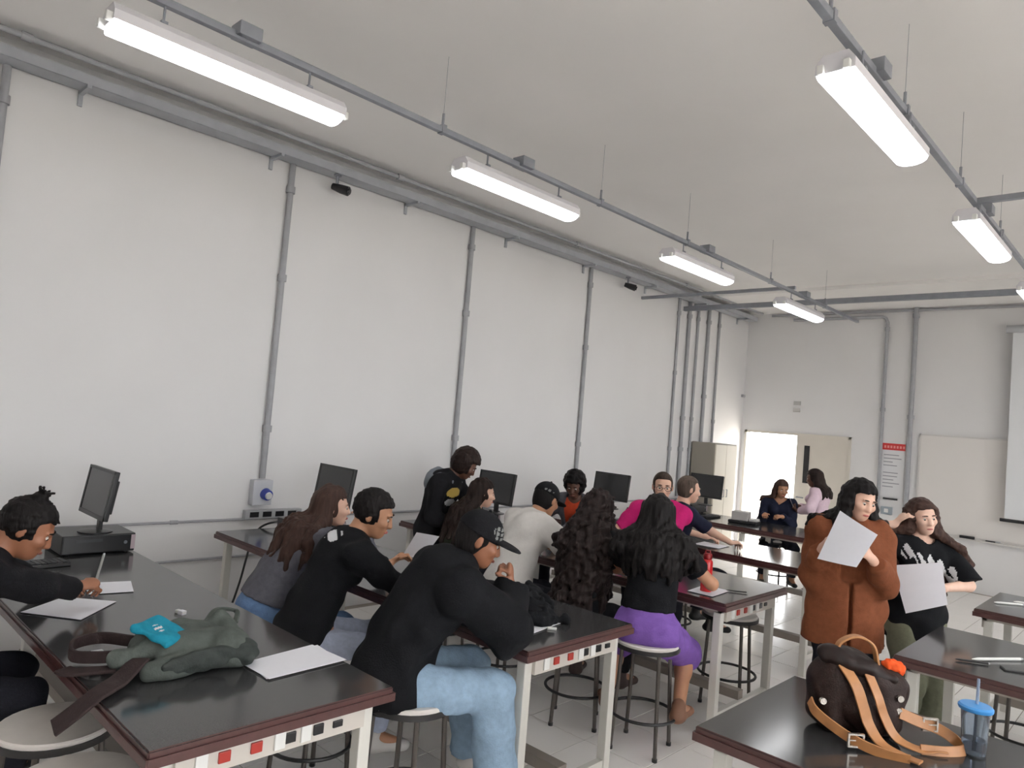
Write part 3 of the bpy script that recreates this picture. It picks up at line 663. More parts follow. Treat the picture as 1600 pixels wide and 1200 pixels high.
# ------------------------------------------------------------ computers at the wall ends of the benches
def computer(y, xm, yaw, lab, tilt=8, px=-5.22, dz=.0):
    z0 = .90; root = empty('desktop_computer', (px, y, z0), 0, 'black desktop case lying flat '+lab, 'computer', 'desktop cases on the benches')
    bm = B(); box(bm, (0,0,.067), (.34, .42, .115)); obj('case', bm, BLACKP, root, bevel=.006)
    bm = B(); box(bm, (.172, 0, .067), (.006, .40, .10)); fp = obj('front_panel', bm, mat('panel_black', (18,18,20), .3), root)
    bm = B(); box(bm, (.176, -.06, .09), (.004, .15, .018)); obj('drive_slot', bm, mat('slot_grey', (50,50,54), .4), fp)
    bm = B(); tube(bm, [(.174, .15, .07), (.18, .15, .07)], .011, 10); obj('power_button', bm, mat('button_grey', (120,124,130), .4), fp)
    bm = B(); box(bm, (.174, .195, .07), (.008, .025, .09)); obj('side_label', bm, mat('label_mauve', (176,160,166), .6), fp)
    bm = B()
    for a in (-.13, .13):
        for b in (-.17, .17): lathe(bm, [(.015, 0), (.015, .012)], 8, (a, b, 0))
    obj('rubber_foot', bm, BLACKM, root)
    zt = z0+.1245; m = empty('monitor', (xm, y, zt), yaw, 'black flat monitor '+lab, 'monitor', 'monitors on the bench ends')
    W, H, zc = .48, .31, .255+dz; rt = Matrix.Rotation(R_(-tilt), 3, 'X')
    def rp(bm): bmesh.ops.transform(bm, matrix=Matrix.Translation((0, -.01, zc))@rt.to_4x4(), verts=bm.verts)
    bm = B(); lathe(bm, [(.10, 0), (.10, .008), (.04, .016), (.0, .016)], 24); obj('stand_base', bm, BLACKP, m, True)
    bm = B(); boxz(bm, -.025, .025, .012, .035, .01, zc-.05); obj('stand_neck', bm, BLACKP, m, bevel=.004)
    bm = B(); box(bm, (0,.012,0), (W, .028, H)); box(bm, (0,.04,-.01), (W*.72, .04, H*.68)); rp(bm); obj('back_shell', bm, BLACKP, m, bevel=.006)
    bm = B(); t = .017
    for a in ((-W/2, W/2, H/2-t, H/2), (-W/2, W/2, -H/2, -H/2+t*1.4), (-W/2, -W/2+t, -H/2, H/2), (W/2-t, W/2, -H/2, H/2)): boxz(bm, a[0], a[1], -.008, .0, a[2], a[3])
    rp(bm); obj('bezel', bm, BLACKP, m)
    bm = B(); boxz(bm, -W/2+t, W/2-t, -.004, .0, -H/2+t*1.4, H/2-t); rp(bm); obj('screen', bm, SCREEN, m)
computer(1.56, -5.07, R_(0), 'beside the topknot student, tilted back', 8, px=-5.13)
computer(3.16, -4.84, R_(0), 'behind the woman in the grey top', dz=.05, px=-5.12)
computer(5.06, -4.93, R_(0), 'between the grey hood and the white sweatshirt')
computer(6.86, -4.83, R_(0), 'beyond the student in orange', px=-5.1)
computer(8.86, -4.70, R_(0), 'behind the older man in navy', px=-4.95)
def keyboard(x, y, rz, label):
    root = empty('keyboard', (x, y, .9), rz, label, 'keyboard', 'keyboards'); bm = B(); box(bm, (0,0,.011), (.14, .43, .02)); obj('base', bm, BLACKP, root, bevel=.004)
    bm = B()
    for i in range(5):
        for j in range(15): box(bm, (-.05+.024*i, -.19+.027*j, .024), (.02, .022, .008))
    tag(obj('keys', bm, mat('key_grey', (44,44,48), .5), root), kind='stuff')
keyboard(-4.75, 1.12, .1, 'black keyboard on the bench before the topknot student'); keyboard(-4.62, 6.62, .05, 'black keyboard beside the computer beyond the student in orange'); keyboard(-4.5, 8.6, .05, 'black keyboard by the computer behind the older man')
bm = B(); boxz(bm, -1.146, 1.256, 5.83, 5.87, 3.77, 3.81); tag(obj('cross_channel', bm, GALV), 'grey channel crossing between the mid-room lamp row and the next', 'lighting channel')
def cable(pts, r, label):
    bm = B(); tube(bm, catmull(pts, 8), r, 8); tag(obj('power_cable', bm, BLACKP, None, True), label, 'cable')
cable([(-5.36, 1.62, .99), (-5.46, 1.70, .96), (-5.58, 1.66, .93), (-5.66, 1.62, .70), (-5.75, 1.7, .60), (-5.9, 1.8, .62)], .006, 'black cable falling behind the desktop case at the topknot student')
cable([(-5.34, 3.2, .98), (-5.5, 2.98, .935), (-5.57, 2.9, .80), (-5.60, 2.84, .45), (-5.62, 2.78, .22), (-5.7, 2.7, .03), (-5.8, 2.66, .012)], .009, 'black cable hanging off the wall end of the second bench')
# ------------------------------------------------------------ the people
SK1 = skin('brown', (148,98,72)); SK2 = skin('deep_brown', (96,64,50)); SK3 = skin('tan', (176,128,98)); SK4 = skin('light', (214,172,150)); SK5 = skin('pale', (224,186,166))
LIP1 = mat('lips_brown', (122,70,60), .4); LIP2 = mat('lips_pink', (186,108,102), .4)
HB = hairm('black', (22,19,19)); HDB = hairm('dark_brown', (38,28,25)); HBR = hairm('brown', (66,48,42)); HLB = hairm('grey_brown', (86,74,66))
BLK = cloth('black', (22,23,26)); BLK2 = cloth('charcoal_black', (27,27,30)); WHITEC = cloth('white', (214,210,206), .03); GREYC = cloth('grey', (92,92,100)); NAVY = cloth('navy', (34,38,56))
DEN = cloth('light_denim', (142,166,188), .1); DEN2 = cloth('blue_denim', (104,132,172), .1); DENW = cloth('washed_denim', (168,176,196), .1); PURP = cloth('purple', (124,90,168), .06); PINK = cloth('magenta', (190,36,108), .06); ORG = cloth('orange', (190,72,44), .08)
BROWNC = cloth('rust_brown', (122,72,48), .1); ROSE = cloth('pale_rose', (216,192,204), .05); DKT = cloth('dark_trousers', (30,31,38)); OLIVE = cloth('olive', (112,114,96), .1); GRN = cloth('dark_green', (52,58,46), .1)
SHB = mat('shoe_black', (28,28,30), .5); SHW = mat('shoe_white', (212,208,204), .5); SHBR = mat('shoe_brown', (120,84,64), .6); GRP = mat('grey_print', (120,122,120), .8); WPR = mat('white_print', (206,206,208), .8); YPR = mat('yellow_print', (196,168,84), .8)
UP = V3(0,0,1)
def inband(P, c, ax, r): return (((P-c)@np.array(ax).T)**2/np.array(r)**2).sum(1) < 1
def strands(S, g, seed, n, start, drop, rad, wav=.0, spread=.06, k=.03, inf=.02):
    """long hair: locks that leave the scalp and fall along the back or over the shoulders"""
    q = np.random.RandomState(seed); h = g.hs; T = Solid(.01); torso_ops(T, g, inf)
    for e in (-1, 1):
        if e in g.E: sleeve(T, g, e, True, inf-.005)
    P_ = [o[1] for o in T.ops]; tor = lambda p: min(float(o.d(np.array(p, np.float32)[None])[0]) for o in P_)
    for i in range(n):
        a = start[0]+(start[1]-start[0])*(i+.5)/n; ca, sa = math.cos(a), math.sin(a)      # angle round the head, 0 = back
        d = -ca*g.hf+sa*g.hr; p = g.hd+h*(.035*g.hu+.075*d-.01*g.hf); pts = [p]
        L = drop*q.uniform(.88, 1.06); m = 5
        for j in range(1, m+1):
            t = j/m; base = g.hd+h*(.085+spread*t*.6)*d-UP*L*t
            pts.append(base+q.normal(size=3)*wav*np.array([1, 1, .3])-g.fs*.03*t*max(ca, 0))
        for j in range(1, m+1):
            for _ in range(40):
                if tor(pts[j]) > rad*.35: break
                pts[j] = pts[j]+unit(d*[1, 1, 0]-.35*g.fs)*.008
        for j in range(m): S.add(Cone(pts[j], pts[j+1], rad*(1-.10*j) if j else rad*.8, rad*(1-.12*(j+1))), k)
def hat(g, root, org, m, emblem=None, brim=1, emask=None):
    h = g.hs; F, U, Rr, c = g.hf, g.hu, g.hr, g.hd; fr = [Rr, F, U]
    S = Solid(.007); S.add(Ell(c+h*(.034*U-.01*F), np.array([.09, .108, .096])*h, fr), .01); S.cut(c+h*(.022*U), unit(-U-.12*F*brim))
    o = solid('cap', S, [m, emblem or m], root, org, emask)
    S = Solid(.006); S.add(Ell(c+h*(.024*U+brim*.115*F), np.array([.078, .085, .016])*h, fr), .01); S.cut(c+h*(.02*U), -U)
    solid('cap_brim', S, m, root, org)
    bm = B(); bmesh.ops.create_uvsphere(bm, u_segments=10, v_segments=6, radius=.009, matrix=Matrix.Translation(Vector(c+h*(.131*U-.01*F)-org))); obj('cap_button', bm, m, root, True)

# --- writing student with the topknot, at the near side of the first bench
g = rig((-3.63, .47, .76), 84, 1.02, lean=34, head=(-8, 30, 0), twist=-6); root, org = person('person in black with a topknot, bent over paper and writing with a pencil', g, SK1)
arm(g, 1, (-3.83, 1.24, .965), (1, -.6, .1), (-.5, .3, -.8), (-.25, .95, .1), (50, 70), 40); arm(g, -1, (-4.14, 1.10, .945), (-1, -.5, -.2), (0, 0, -1), (.5, .85, 0), (15, 25))
body(g, root, org, SK1, .0075); face(g, root, org, HB, LIP1); top('sweatshirt', g, root, org, BLK2, True, -.05, .02, 11, .006); trousers('trousers', g, root, org, DKT); shoes(g, root, org, SHB)
S = Solid(.007); hair_cap(S, g, .012, -.005, .05); h = g.hd+.128*g.hu-.035*g.hf
S.add(Ell(h, (.03, .03, .026)), .012)
for k in range(7):
    a = k*.9; d = unit(g.hu*1.0+.8*math.cos(a)*g.hr+.8*math.sin(a)*g.hf); S.add(Cone(h+.01*g.hu, h+.05*d, .012, .006), .008)
S.noise(folds(2, .003, .03)); solid('hair', S, HB, root, org)
# --- woman in the grey top, head on her hand
g = rig((-3.86, 2.12, .76), 78, 1.02, lean=38, head=(-16, 4, 4), female=True); root, org = person('person with long brown hair in grey top and light jeans, chin on hand', g, SK4)
arm(g, 1, (-3.80, 2.70, 1.20), (.9, .1, -.6), (-.6, -.5, .3), (-.15, .1, 1), (40, 60), 20); arm(g, -1, (-4.35, 2.75, .94), (-1, -.3, -.3), (0,0,-1), (.4, .9, 0))
body(g, root, org, SK4); face(g, root, org, HBR, LIP2); top('top', g, root, org, GREYC, True, .045, .030, 21, .006, .13, neck=.064); trousers('jeans', g, root, org, DEN2, waist=.07); shoes(g, root, org, SHW)
S = Solid(.009); hair_cap(S, g, .014, -.05, .05); strands(S, g, 3, 13, (-1.35, 1.3), .36, .036, .006); S.noise(folds(4, .006, .045, .2)); solid('hair', S, HBR, root, org)
# --- student in the black jersey
def mk(P):
    return inband(P, MC, np.eye(3), (.06, .06, .045)) & (np.sin(P[:,0]*70+P[:,2]*150) > -.6)
g = rig((-3.37, 2.10, .75), 72, 1.05, lean=28, head=(-28, 20, 4)); MC = g.S[-1]*.47+g.S[1]*.53+V3(.0, -.03, .03)-g.fs*.06; root, org = person('person in black jersey with a white back patch and short black hair', g, SK3)
arm(g, 1, (-3.08, 2.66, 1.0), (.9, -.3, -.5), (-.6, .2, -.7), (-.2, .9, .1), (40, 50)); arm(g, -1, (-3.60, 2.80, 1.0), (-1, -.2, -.5), (.5,.2,-.5), (.1, .8, .5), (35, 45))
body(g, root, org, SK3, .0075); face(g, root, org, HB, LIP2); top('jersey', g, root, org, [BLK, WPR], True, -.14, .018, 31, .007, .15, mask=mk); trousers('jeans', g, root, org, DENW); shoes(g, root, org, SHW)
S = Solid(.008); hair_cap(S, g, .014, -.005, .05); S.noise(folds(5, .003, .03)); solid('hair', S, HB, root, org)
S = Solid(.008); S.add(Cone(g.N-.035*g.rs-.03*g.u3-.045*g.fs, g.N+.055*g.rs-.035*g.u3-.02*g.fs, .022, .022), .01); solid('collar', S, WPR, root, org)
# --- student in the black hoodie and cap
g = rig((-2.66, 2.14, .745), 66, 1.08, lean=33, head=(-16, 22, 0), thigh=-2, splay=10, shin=6); root, org = person('person in black hoodie and black cap with light jeans, seated at the bench end', g, SK1)
arm(g, 1, (-2.43, 2.66, 1.135), (.5, .45, -.75), (-.5, -.4, .4), (-.15, -.1, 1), (65, 80), 60); arm(g, -1, (-2.62, 2.92, .945), (-.9, -.1, -.5), (0,0,-1), (.6, .75, 0), (35, 50))
body(g, root, org, SK1, .0075); face(g, root, org, HB, LIP1)
def hood(S):
    b = g.N-.02*g.u3
    S.add(Cone(b-.10*g.rs-.05*g.fs, b-.09*g.fs-.02*g.u3, .05, .062), .03); S.add(Cone(b+.10*g.rs-.05*g.fs, b-.09*g.fs-.02*g.u3, .05, .062), .03)
    S.add(Ell(b-.10*g.fs-.06*g.u3, (.10, .06, .10), [g.rs, g.fs, g.u3]), .03); S.add(Cone(b-.085*g.rs+.03*g.fs+.01*g.u3, b+.085*g.rs+.03*g.fs+.01*g.u3, .03, .03), .02)
top('hoodie', g, root, org, BLK, True, -.17, .048, 41, .011, .2, loose=.018, extra=hood, res=.009); trousers('jeans', g, root, org, DEN, .97, .016, 42, .006, loose=.014, flare=.03); shoes(g, root, org, SHW)
S = Solid(.008); hair_cap(S, g, .006, -.05, .05); solid('hair', S, HB, root, org)
EC = g.hd+g.hs*(.065*g.hu+.05*g.hr+.075*g.hf)
hat(g, root, org, BLK2, GRP, emask=lambda P: inband(P, EC, [g.hr, g.hf, g.hu], (.05, .055, .034)) & (np.sin(P@(g.hf*260+g.hu*60)) > -.35) & (np.sin(P@(g.hu*300)) > -.7))
bm = B(); q = g.Wr[1]; d = g.hand[1][0]; ax = unit(np.cross(d, UP)); ay = np.cross(d, ax)
tube(bm, [Vector(q-.012*d+.031*(math.cos(t)*ax+math.sin(t)*ay)-org) for t in np.linspace(0, 6.28, 20)[:-1]], .005, 6, closed=True); obj('bracelet', bm, BLACKP, root, True)
# --- standing student with the grey hood
PC = None
g = rig((-4.77, 4.14, .93), 24, 1.0, lean=13, bend=2.2, head=(22, 36, 0), sit=False); root, org = person('person in black with a grey hood leaning over the bench, print on the chest', g, SK2)
arm(g, 1, (-4.52, 4.20, 1.0), (-.2, -.6, -1), (-.2, .6, -.6), (.8, .4, -.2), (40, 50)); arm(g, -1, (-4.58, 4.58, .96), (-.6, .8, -.5), (0,0,-1), (.8, .3, 0))
body(g, root, org, SK2, .009); face(g, root, org, HB, LIP1)
def hood2(P): return (P@g.u3 > (g.N-.055*g.u3)@g.u3).astype(int)
PCN = g.C+.055*g.rs+.12*g.fs
def mk5(P):
    a = inband(P, PCN+.05*g.u2, [g.rs, g.fs, g.u2], (.09, .12, .045)); b = inband(P, PCN-.04*g.u2, [g.rs, g.fs, g.u2], (.06, .12, .035)); return np.where(a, 1, np.where(b, 2, 0))
top('sweatshirt', g, root, org, [BLK2, YPR, WPR], True, -.12, .02, 51, .006, mask=mk5); trousers('trousers', g, root, org, DKT); shoes(g, root, org, SHB, fd=g.f)
S = Solid(.008); b = g.N-.03*g.u3; S.add(Cone(b-.12*g.rs-.02*g.fs, b-.09*g.fs, .062, .07), .03); S.add(Cone(b+.13*g.rs-.02*g.fs, b-.09*g.fs, .062, .07), .03); S.add(Ell(b-.10*g.fs-.06*g.u3, (.16, .085, .12), [g.rs, g.fs, g.u3]), .03); S.add(Cone(b-.10*g.rs+.05*g.fs, b+.10*g.rs+.05*g.fs, .035, .035), .03); S.noise(folds(6, .004, .08)); solid('hood', S, mat('cloth_grey_hood', (116,121,129), .85), root, org)
S = Solid(.009); hair_cap(S, g, .03, -.05, .06, (1, 1, 1.05)); S.noise(folds(7, .004, .03)); solid('hair', S, HDB, root, org)
# --- brown-haired woman, profile turned away
g = rig((-4.40, 4.02, .72), 66, .97, lean=26, head=(-16, 8, 0), female=True); root, org = person('person with long dark brown hair and green top beside the grey-hooded student', g, SK4)
arm(g, 1, (-4.2, 4.5, .95), (.9, -.2, -.4), (0,0,-1), (-.3, .9, 0)); arm(g, -1, (-4.55, 4.55, .95), (-.9, -.2, -.4), (0,0,-1), (.3, .9, 0))
body(g, root, org, SK4, .009); face(g, root, org, HDB, LIP2); top('top', g, root, org, GRN, True, -.10, .012, 61, .005); trousers('trousers', g, root, org, DKT); shoes(g, root, org, SHB)
S = Solid(.009); hair_cap(S, g, .016, -.05, .05); strands(S, g, 8, 11, (-1.6, 1.2), .44, .04, .010); S.noise(folds(8, .006, .045, .25)); solid('hair', S, HDB, root, org)
# --- white sweatshirt, cap back to front
g = rig((-3.60, 3.90, .74), 74, 1.06, lean=29, side=-8, head=(6, 24, 0), twist=8); root, org = person('person in white sweatshirt with a black cap', g, SK3)
arm(g, 1, (-3.25, 4.38, .96), (.9, -.4, -.3), (0,0,-1), (-.1, 1, 0)); arm(g, -1, (-3.8, 4.5, .95), (-1, -.2, -.4), (0,0,-1), (.3, .9, 0))
body(g, root, org, SK3); face(g, root, org, HB, LIP2); top('sweatshirt', g, root, org, WHITEC, True, -.17, .03, 71, .009, .18, loose=.02); trousers('trousers', g, root, org, DKT); shoes(g, root, org, SHW)
S = Solid(.008); hair_cap(S, g, .006, -.05, .05); solid('hair', S, HB, root, org)
EC7 = g.hd+g.hs*(.05*g.hu+.06*g.hr-.07*g.hf)
hat(g, root, org, BLK2, GRP, 1, lambda P: inband(P, EC7, [g.hr, g.hf, g.hu], (.045, .045, .010)) & (np.sin(P@(g.hr*300)) > -.3))
# --- student in orange, facing the camera side
g = rig((-4.38, 5.72, .75), -76, .98, lean=16, head=(10, 26, 0)); root, org = person('person with short afro hair in an orange shirt under a grey jacket, looking down', g, SK2)
arm(g, 1, (-4.52, 5.2, .96), (-.9, .2, -.5), (0,0,-1), (.2, -.9, 0)); arm(g, -1, (-4.2, 5.2, .96), (.9, .2, -.5), (0,0,-1), (-.2, -.9, 0))
body(g, root, org, SK2, .009); face(g, root, org, HB, LIP1); top('shirt', g, root, org, ORG, False, -.1, .012, 81, neck=.068); trousers('trousers', g, root, org, DKT); shoes(g, root, org, SHB)
S = Solid(.009); torso_ops(S, g, .024)
for e in (-1, 1): sleeve(S, g, e, True, .022)
S.noise(folds(82, .006, .15)); S.cut(g.H-.1*g.u1, -g.u1)
S.sub(Box(g.C+.16*g.fs-.05*g.u2, (.075, .14, .4), [g.rs, g.fs, g.u2], .03), .02); solid('jacket', S, cloth('grey_jacket', (86,86,92)), root, org)
S = Solid(.009); hair_cap(S, g, .034, -.02, .062, (1.0, .95, 1.08)); S.noise(folds(9, .005, .035)); solid('hair', S, HB, root, org)
# --- long curly dark hair
g = rig((-2.94, 3.90, .74), 98, 1.0, lean=14, head=(4, 18, 0), female=True); root, org = person('person seen from behind under very long curly dark hair', g, SK3)
arm(g, 1, (-2.72, 4.48, .95), (.9, -.2, -.5), (0,0,-1), (-.3, .9, 0)); arm(g, -1, (-3.05, 4.5, .95), (-.9, -.2, -.5), (0,0,-1), (.3, .9, 0))
body(g, root, org, SK3); face(g, root, org, HDB, LIP2); top('top', g, root, org, BLK, True, -.14, .014, 91); trousers('trousers', g, root, org, BLK2); shoes(g, root, org, mat('shoe_dark_brown', (60,44,40), .6))
S = Solid(.009); hair_cap(S, g, .024, -.05, .05); strands(S, g, 10, 11, (-1.7, 1.7), .60, .044, .014, .09); strands(S, g, 11, 7, (-.9, .9), .74, .044, .016, .06); S.noise(folds(10, .010, .055)); solid('hair', S, hairm('curly_brown', (38,29,28)), root, org)
# --- purple shorts
g = rig((-2.43, 3.95, .745), 116, 1.03, lean=8, side=0, head=(-4, 14, 0), female=True, thigh=-28, splay=20, shin=-55); root, org = person('person with long straight black hair, black tee and purple shorts on a white stool', g, SK3)
arm(g, 1, (-2.28, 4.48, 1.0), (1, .1, -.8), (-.6, .1, -.5), (-.35, .8, -.1), (40, 55), 30); arm(g, -1, (-2.82, 4.32, .96), (-.8, -.8, -.8), (0,0,-1), (.2, .9, 0))
body(g, root, org, SK3); face(g, root, org, HB, LIP2); top('tee', g, root, org, BLK, False, .10, .02, 101, .006, end=.62, loose=.012, neck=.066)
S = Solid(.009); fr1 = [g.r, np.cross(g.u1, g.r), g.u1]; S.add(Ell(g.H-.02*g.f-.005*UP, np.array([.20, .155, .14]), fr1), .04); S.add(Cone(g.H, g.W, .155, .14, (g.f, .78)), .04); legs_ops(S, g, .022, .12, loose=.02); S.noise(folds(102, .005, .12)); S.cut(g.H+.115*g.u1, g.u1)
solid('shorts', S, PURP, root, org); shoes(g, root, org, SHBR)
S = Solid(.008); hair_cap(S, g, .016, -.05, .05); strands(S, g, 12, 13, (-1.6, 1.6), .40, .036, .004, .04); S.noise(folds(11, .004, .04, .12)); solid('hair', S, HB, root, org)
# --- pink shirt, glasses
g = rig((-3.44, 5.68, .76), -62, 1.06, lean=6, head=(8, 6, 0)); root, org = person('person in a magenta shirt and glasses facing the camera across the bench', g, SK4)
arm(g, 1, (-3.6, 5.18, .97), (-.9, .2, -.6), (0,0,-1), (.3, -.9, 0)); arm(g, -1, (-3.2, 5.2, .97), (.9, .2, -.6), (0,0,-1), (-.3, -.9, 0))
body(g, root, org, SK4); face(g, root, org, HB, LIP2); top('shirt', g, root, org, PINK, False, -.12, .018, 111, .006, end=.8, neck=.068); trousers('trousers', g, root, org, DKT); shoes(g, root, org, SHB)
S = Solid(.008); hair_cap(S, g, .006, -.02, .055, line=.088); solid('hair', S, hairm('cropped', (58,46,40)), root, org)
bm = B(); h = g.hs
for e in (-1, 1):
    c0 = g.hd+h*(.004*g.hu+.112*g.hf+e*.034*g.hr)-org
    tube(bm, [Vector(c0+.026*math.cos(t)*g.hr+.019*math.sin(t)*g.hu) for t in np.linspace(0, 6.28, 17)[:-1]], .0022, 6, closed=True)
    tube(bm, [Vector(c0+e*.026*g.hr+.006*g.hu), Vector(g.hd+h*(.012*g.hu-.005*g.hf+e*.086*g.hr)-org)], .0022, 6)
c1 = g.hd+h*(.008*g.hu+.112*g.hf)-org; tube(bm, [Vector(c1-.009*g.hr), Vector(c1+.009*g.hr)], .0022, 6); obj('glasses', bm, BLACKP, root, True)
# --- older man in navy
g = rig((-3.50, 6.00, .76), 50, 1.02, lean=10, head=(-2, 8, 0)); root, org = person('person with grey cropped hair and navy tee, in profile behind the magenta shirt', g, SK4)
arm(g, 1, (-3.08, 6.36, .98), (.8, -.5, -.6), (0,0,-1), (.2, .9, 0)); arm(g, -1, (-3.4, 6.5, .97), (-.8, .2, -.6), (0,0,-1), (.4, .9, 0))
body(g, root, org, SK4, .009); face(g, root, org, HLB, LIP2); top('tee', g, root, org, NAVY, False, -.12, .018, 121, end=.8, neck=.068); trousers('trousers', g, root, org, DKT); shoes(g, root, org, SHB)
S = Solid(.009); hair_cap(S, g, .007, -.02, .05, line=.09); solid('hair', S, HLB, root, org)
# --- woman before the door
g = rig((-3.95, 9.46, .70), -62, .98, lean=10, head=(14, 18, 0), female=True); root, org = person('person in a dark navy top sitting in front of the bright open door', g, SK3)
arm(g, 1, (-3.98, 9.12, 1.0), (-.35, .2, -1), (.4, 0, -.8), (.3, -.9, .1)); arm(g, -1, (-3.76, 9.14, 1.0), (.35, .2, -1), (-.4, 0, -.8), (-.3, -.9, .1))
body(g, root, org, SK3, .010); face(g, root, org, HB, LIP2); top('top', g, root, org, NAVY, True, -.12, .014, 131, neck=.08); trousers('trousers', g, root, org, DKT); shoes(g, root, org, SHB)
S = Solid(.009); hair_cap(S, g, .012, -.05, .055); S.add(Ell(g.hd-.10*g.hf+.03*g.hu, (.045, .04, .045)), .02); strands(S, g, 16, 2, (1.0, 1.3), .22, .028, .003); solid('hair', S, HBR, root, org)
# --- woman in pale rose
g = rig((-3.46, 9.6, .88), 190, .96, lean=4, head=(0, 16, 0), female=True, sit=False); root, org = person('person standing in a pale rose top reading a sheet of paper beside the door', g, SK2)
arm(g, 1, (-3.74, 9.55, 1.13), (.2, .9, -.7), (-.2, -.6, .6), (-.7, -.4, .3)); arm(g, -1, (-3.66, 9.36, 1.08), (.2, -.9, -.7), (-.2, .6, .5), (-.7, .3, .3))
body(g, root, org, SK2, .010); face(g, root, org, HB, LIP1); top('top', g, root, org, ROSE, True, -.2, .022, 141, end=.8, neck=.068); trousers('trousers', g, root, org, cloth('mauve_grey', (150,140,150))); shoes(g, root, org, SHW, fd=g.f)
S = Solid(.009); hair_cap(S, g, .014, -.05, .05); strands(S, g, 18, 7, (-1.2, 1.2), .27, .042, .006); solid('hair', S, HDB, root, org)
# --- rust-brown coat
g = rig((-1.56, 4.85, .95), -62, 1.04, lean=3, head=(26, 16, -6), female=True, sit=False); root, org = person('person in a long rust-brown coat holding papers up before her face', g, SK4)
arm(g, 1, (-1.63, 4.60, 1.335), (-.22, .15, -1), (.7, -.2, .3), (.45, -.5, .45), (35, 40)); arm(g, -1, (-1.34, 4.60, 1.315), (.22, .15, -1), (-.7, -.2, .3), (-.4, -.5, .5), (35, 40))
body(g, root, org, SK4, .007); face(g, root, org, HB, LIP2); top('dark_top', g, root, org, DKT, False, -.05, .008, 150); trousers('trousers', g, root, org, DKT, .97, .012, 151, flare=.03, loose=.01); shoes(g, root, org, SHB, fd=g.f)
S = Solid(.009); torso_ops(S, g, .034)
for e in (-1, 1): sleeve(S, g, e, True, .03, loose=.012, end=.86)
S.add(Cone(g.C, g.H-.3*UP, .165, .225, (g.f, .84)), .08); S.add(Cone(g.H+.1*UP, g.H-.32*UP, .20, .225, (g.f, .84)), .08); S.noise(folds(152, .009, .2)); S.cut(g.H*[1,1,0]+UP*.73, -UP)
S.sub(Box(g.C+.22*g.f+.06*UP, (.055, .11, .24), [g.r, g.f, UP], .03), .03); S.sub(Box(g.H+.24*g.f-.1*UP, (.010, .10, .5), [g.r, g.f, UP], .008), .012)
solid('coat', S, BROWNC, root, org)
S = Solid(.008); hair_cap(S, g, .016, -.05, .05); strands(S, g, 20, 6, (-1.7, -.5), .24, .034, .004, .02, inf=.03); strands(S, g, 21, 5, (.2, 1.7), .22, .034, .004, .02, inf=.03); S.noise(folds(12, .003, .04)); solid('hair', S, HB, root, org)
# --- long brown hair, black tee
g = rig((-1.32, 5.50, .88), -52, .985, lean=2, head=(6, 8, 8), twist=0, female=True, sit=False); root, org = person('person with long light brown hair in a black printed tee, hand at her brow', g, SK5)
arm(g, 1, (-1.425, 5.335, 1.475), (-1, -.5, -.3), (.6, .5, -.3), (.55, .0, .75), (30, 40), 20); arm(g, -1, (-1.12, 5.27, 1.12), (1.0, .3, -.8), (-.7, .3, .5), (-.75, -.2, .4), (40, 40), 30)
PT = g.C+.04*g.u2
def mk16(P):
    q = P-PT; a, b, d = q@g.rs, q@g.fs, q@g.u2; u = -a+.0   # along her own left, i.e. rightwards in the picture
    band = np.abs(d+.34*u+.010-.018*np.sin(u*42)) < .034+.016*np.sin(u*95+1)
    gaps = np.sin(u*118+d*55) > -.55
    low = (np.abs(d+.34*u+.062) < .022) & (u > -.01) & (np.sin(u*150) > -.2)
    return (((band & gaps) | low) & (b > 0) & (np.abs(u) < .155)).astype(int)
body(g, root, org, SK5, .007); face(g, root, org, HBR, LIP2); top('tee', g, root, org, [BLK, WPR], False, -.16, .026, 161, .006, end=.98, loose=.02, mask=mk16, res=.008, neck=.075, extra=lambda S: (S.add(Cone(g.H-.2*UP, g.W, .205, .165, (g.f, .80)), .05))); trousers('trousers', g, root, org, OLIVE, .97, .014, 162, loose=.02, flare=.02); shoes(g, root, org, SHW, fd=g.f)
S = Solid(.008); hair_cap(S, g, .013, -.05, .045); strands(S, g, 22, 8, (-2.15, -.4), .54, .032, .006, .06, inf=.035); strands(S, g, 23, 4, (.8, 1.7), .40, .034, .006, .06); strands(S, g, 24, 4, (-.5, .6), .52, .036, .006); S.noise(folds(13, .003, .04)); solid('hair', S, HBR, root, org)

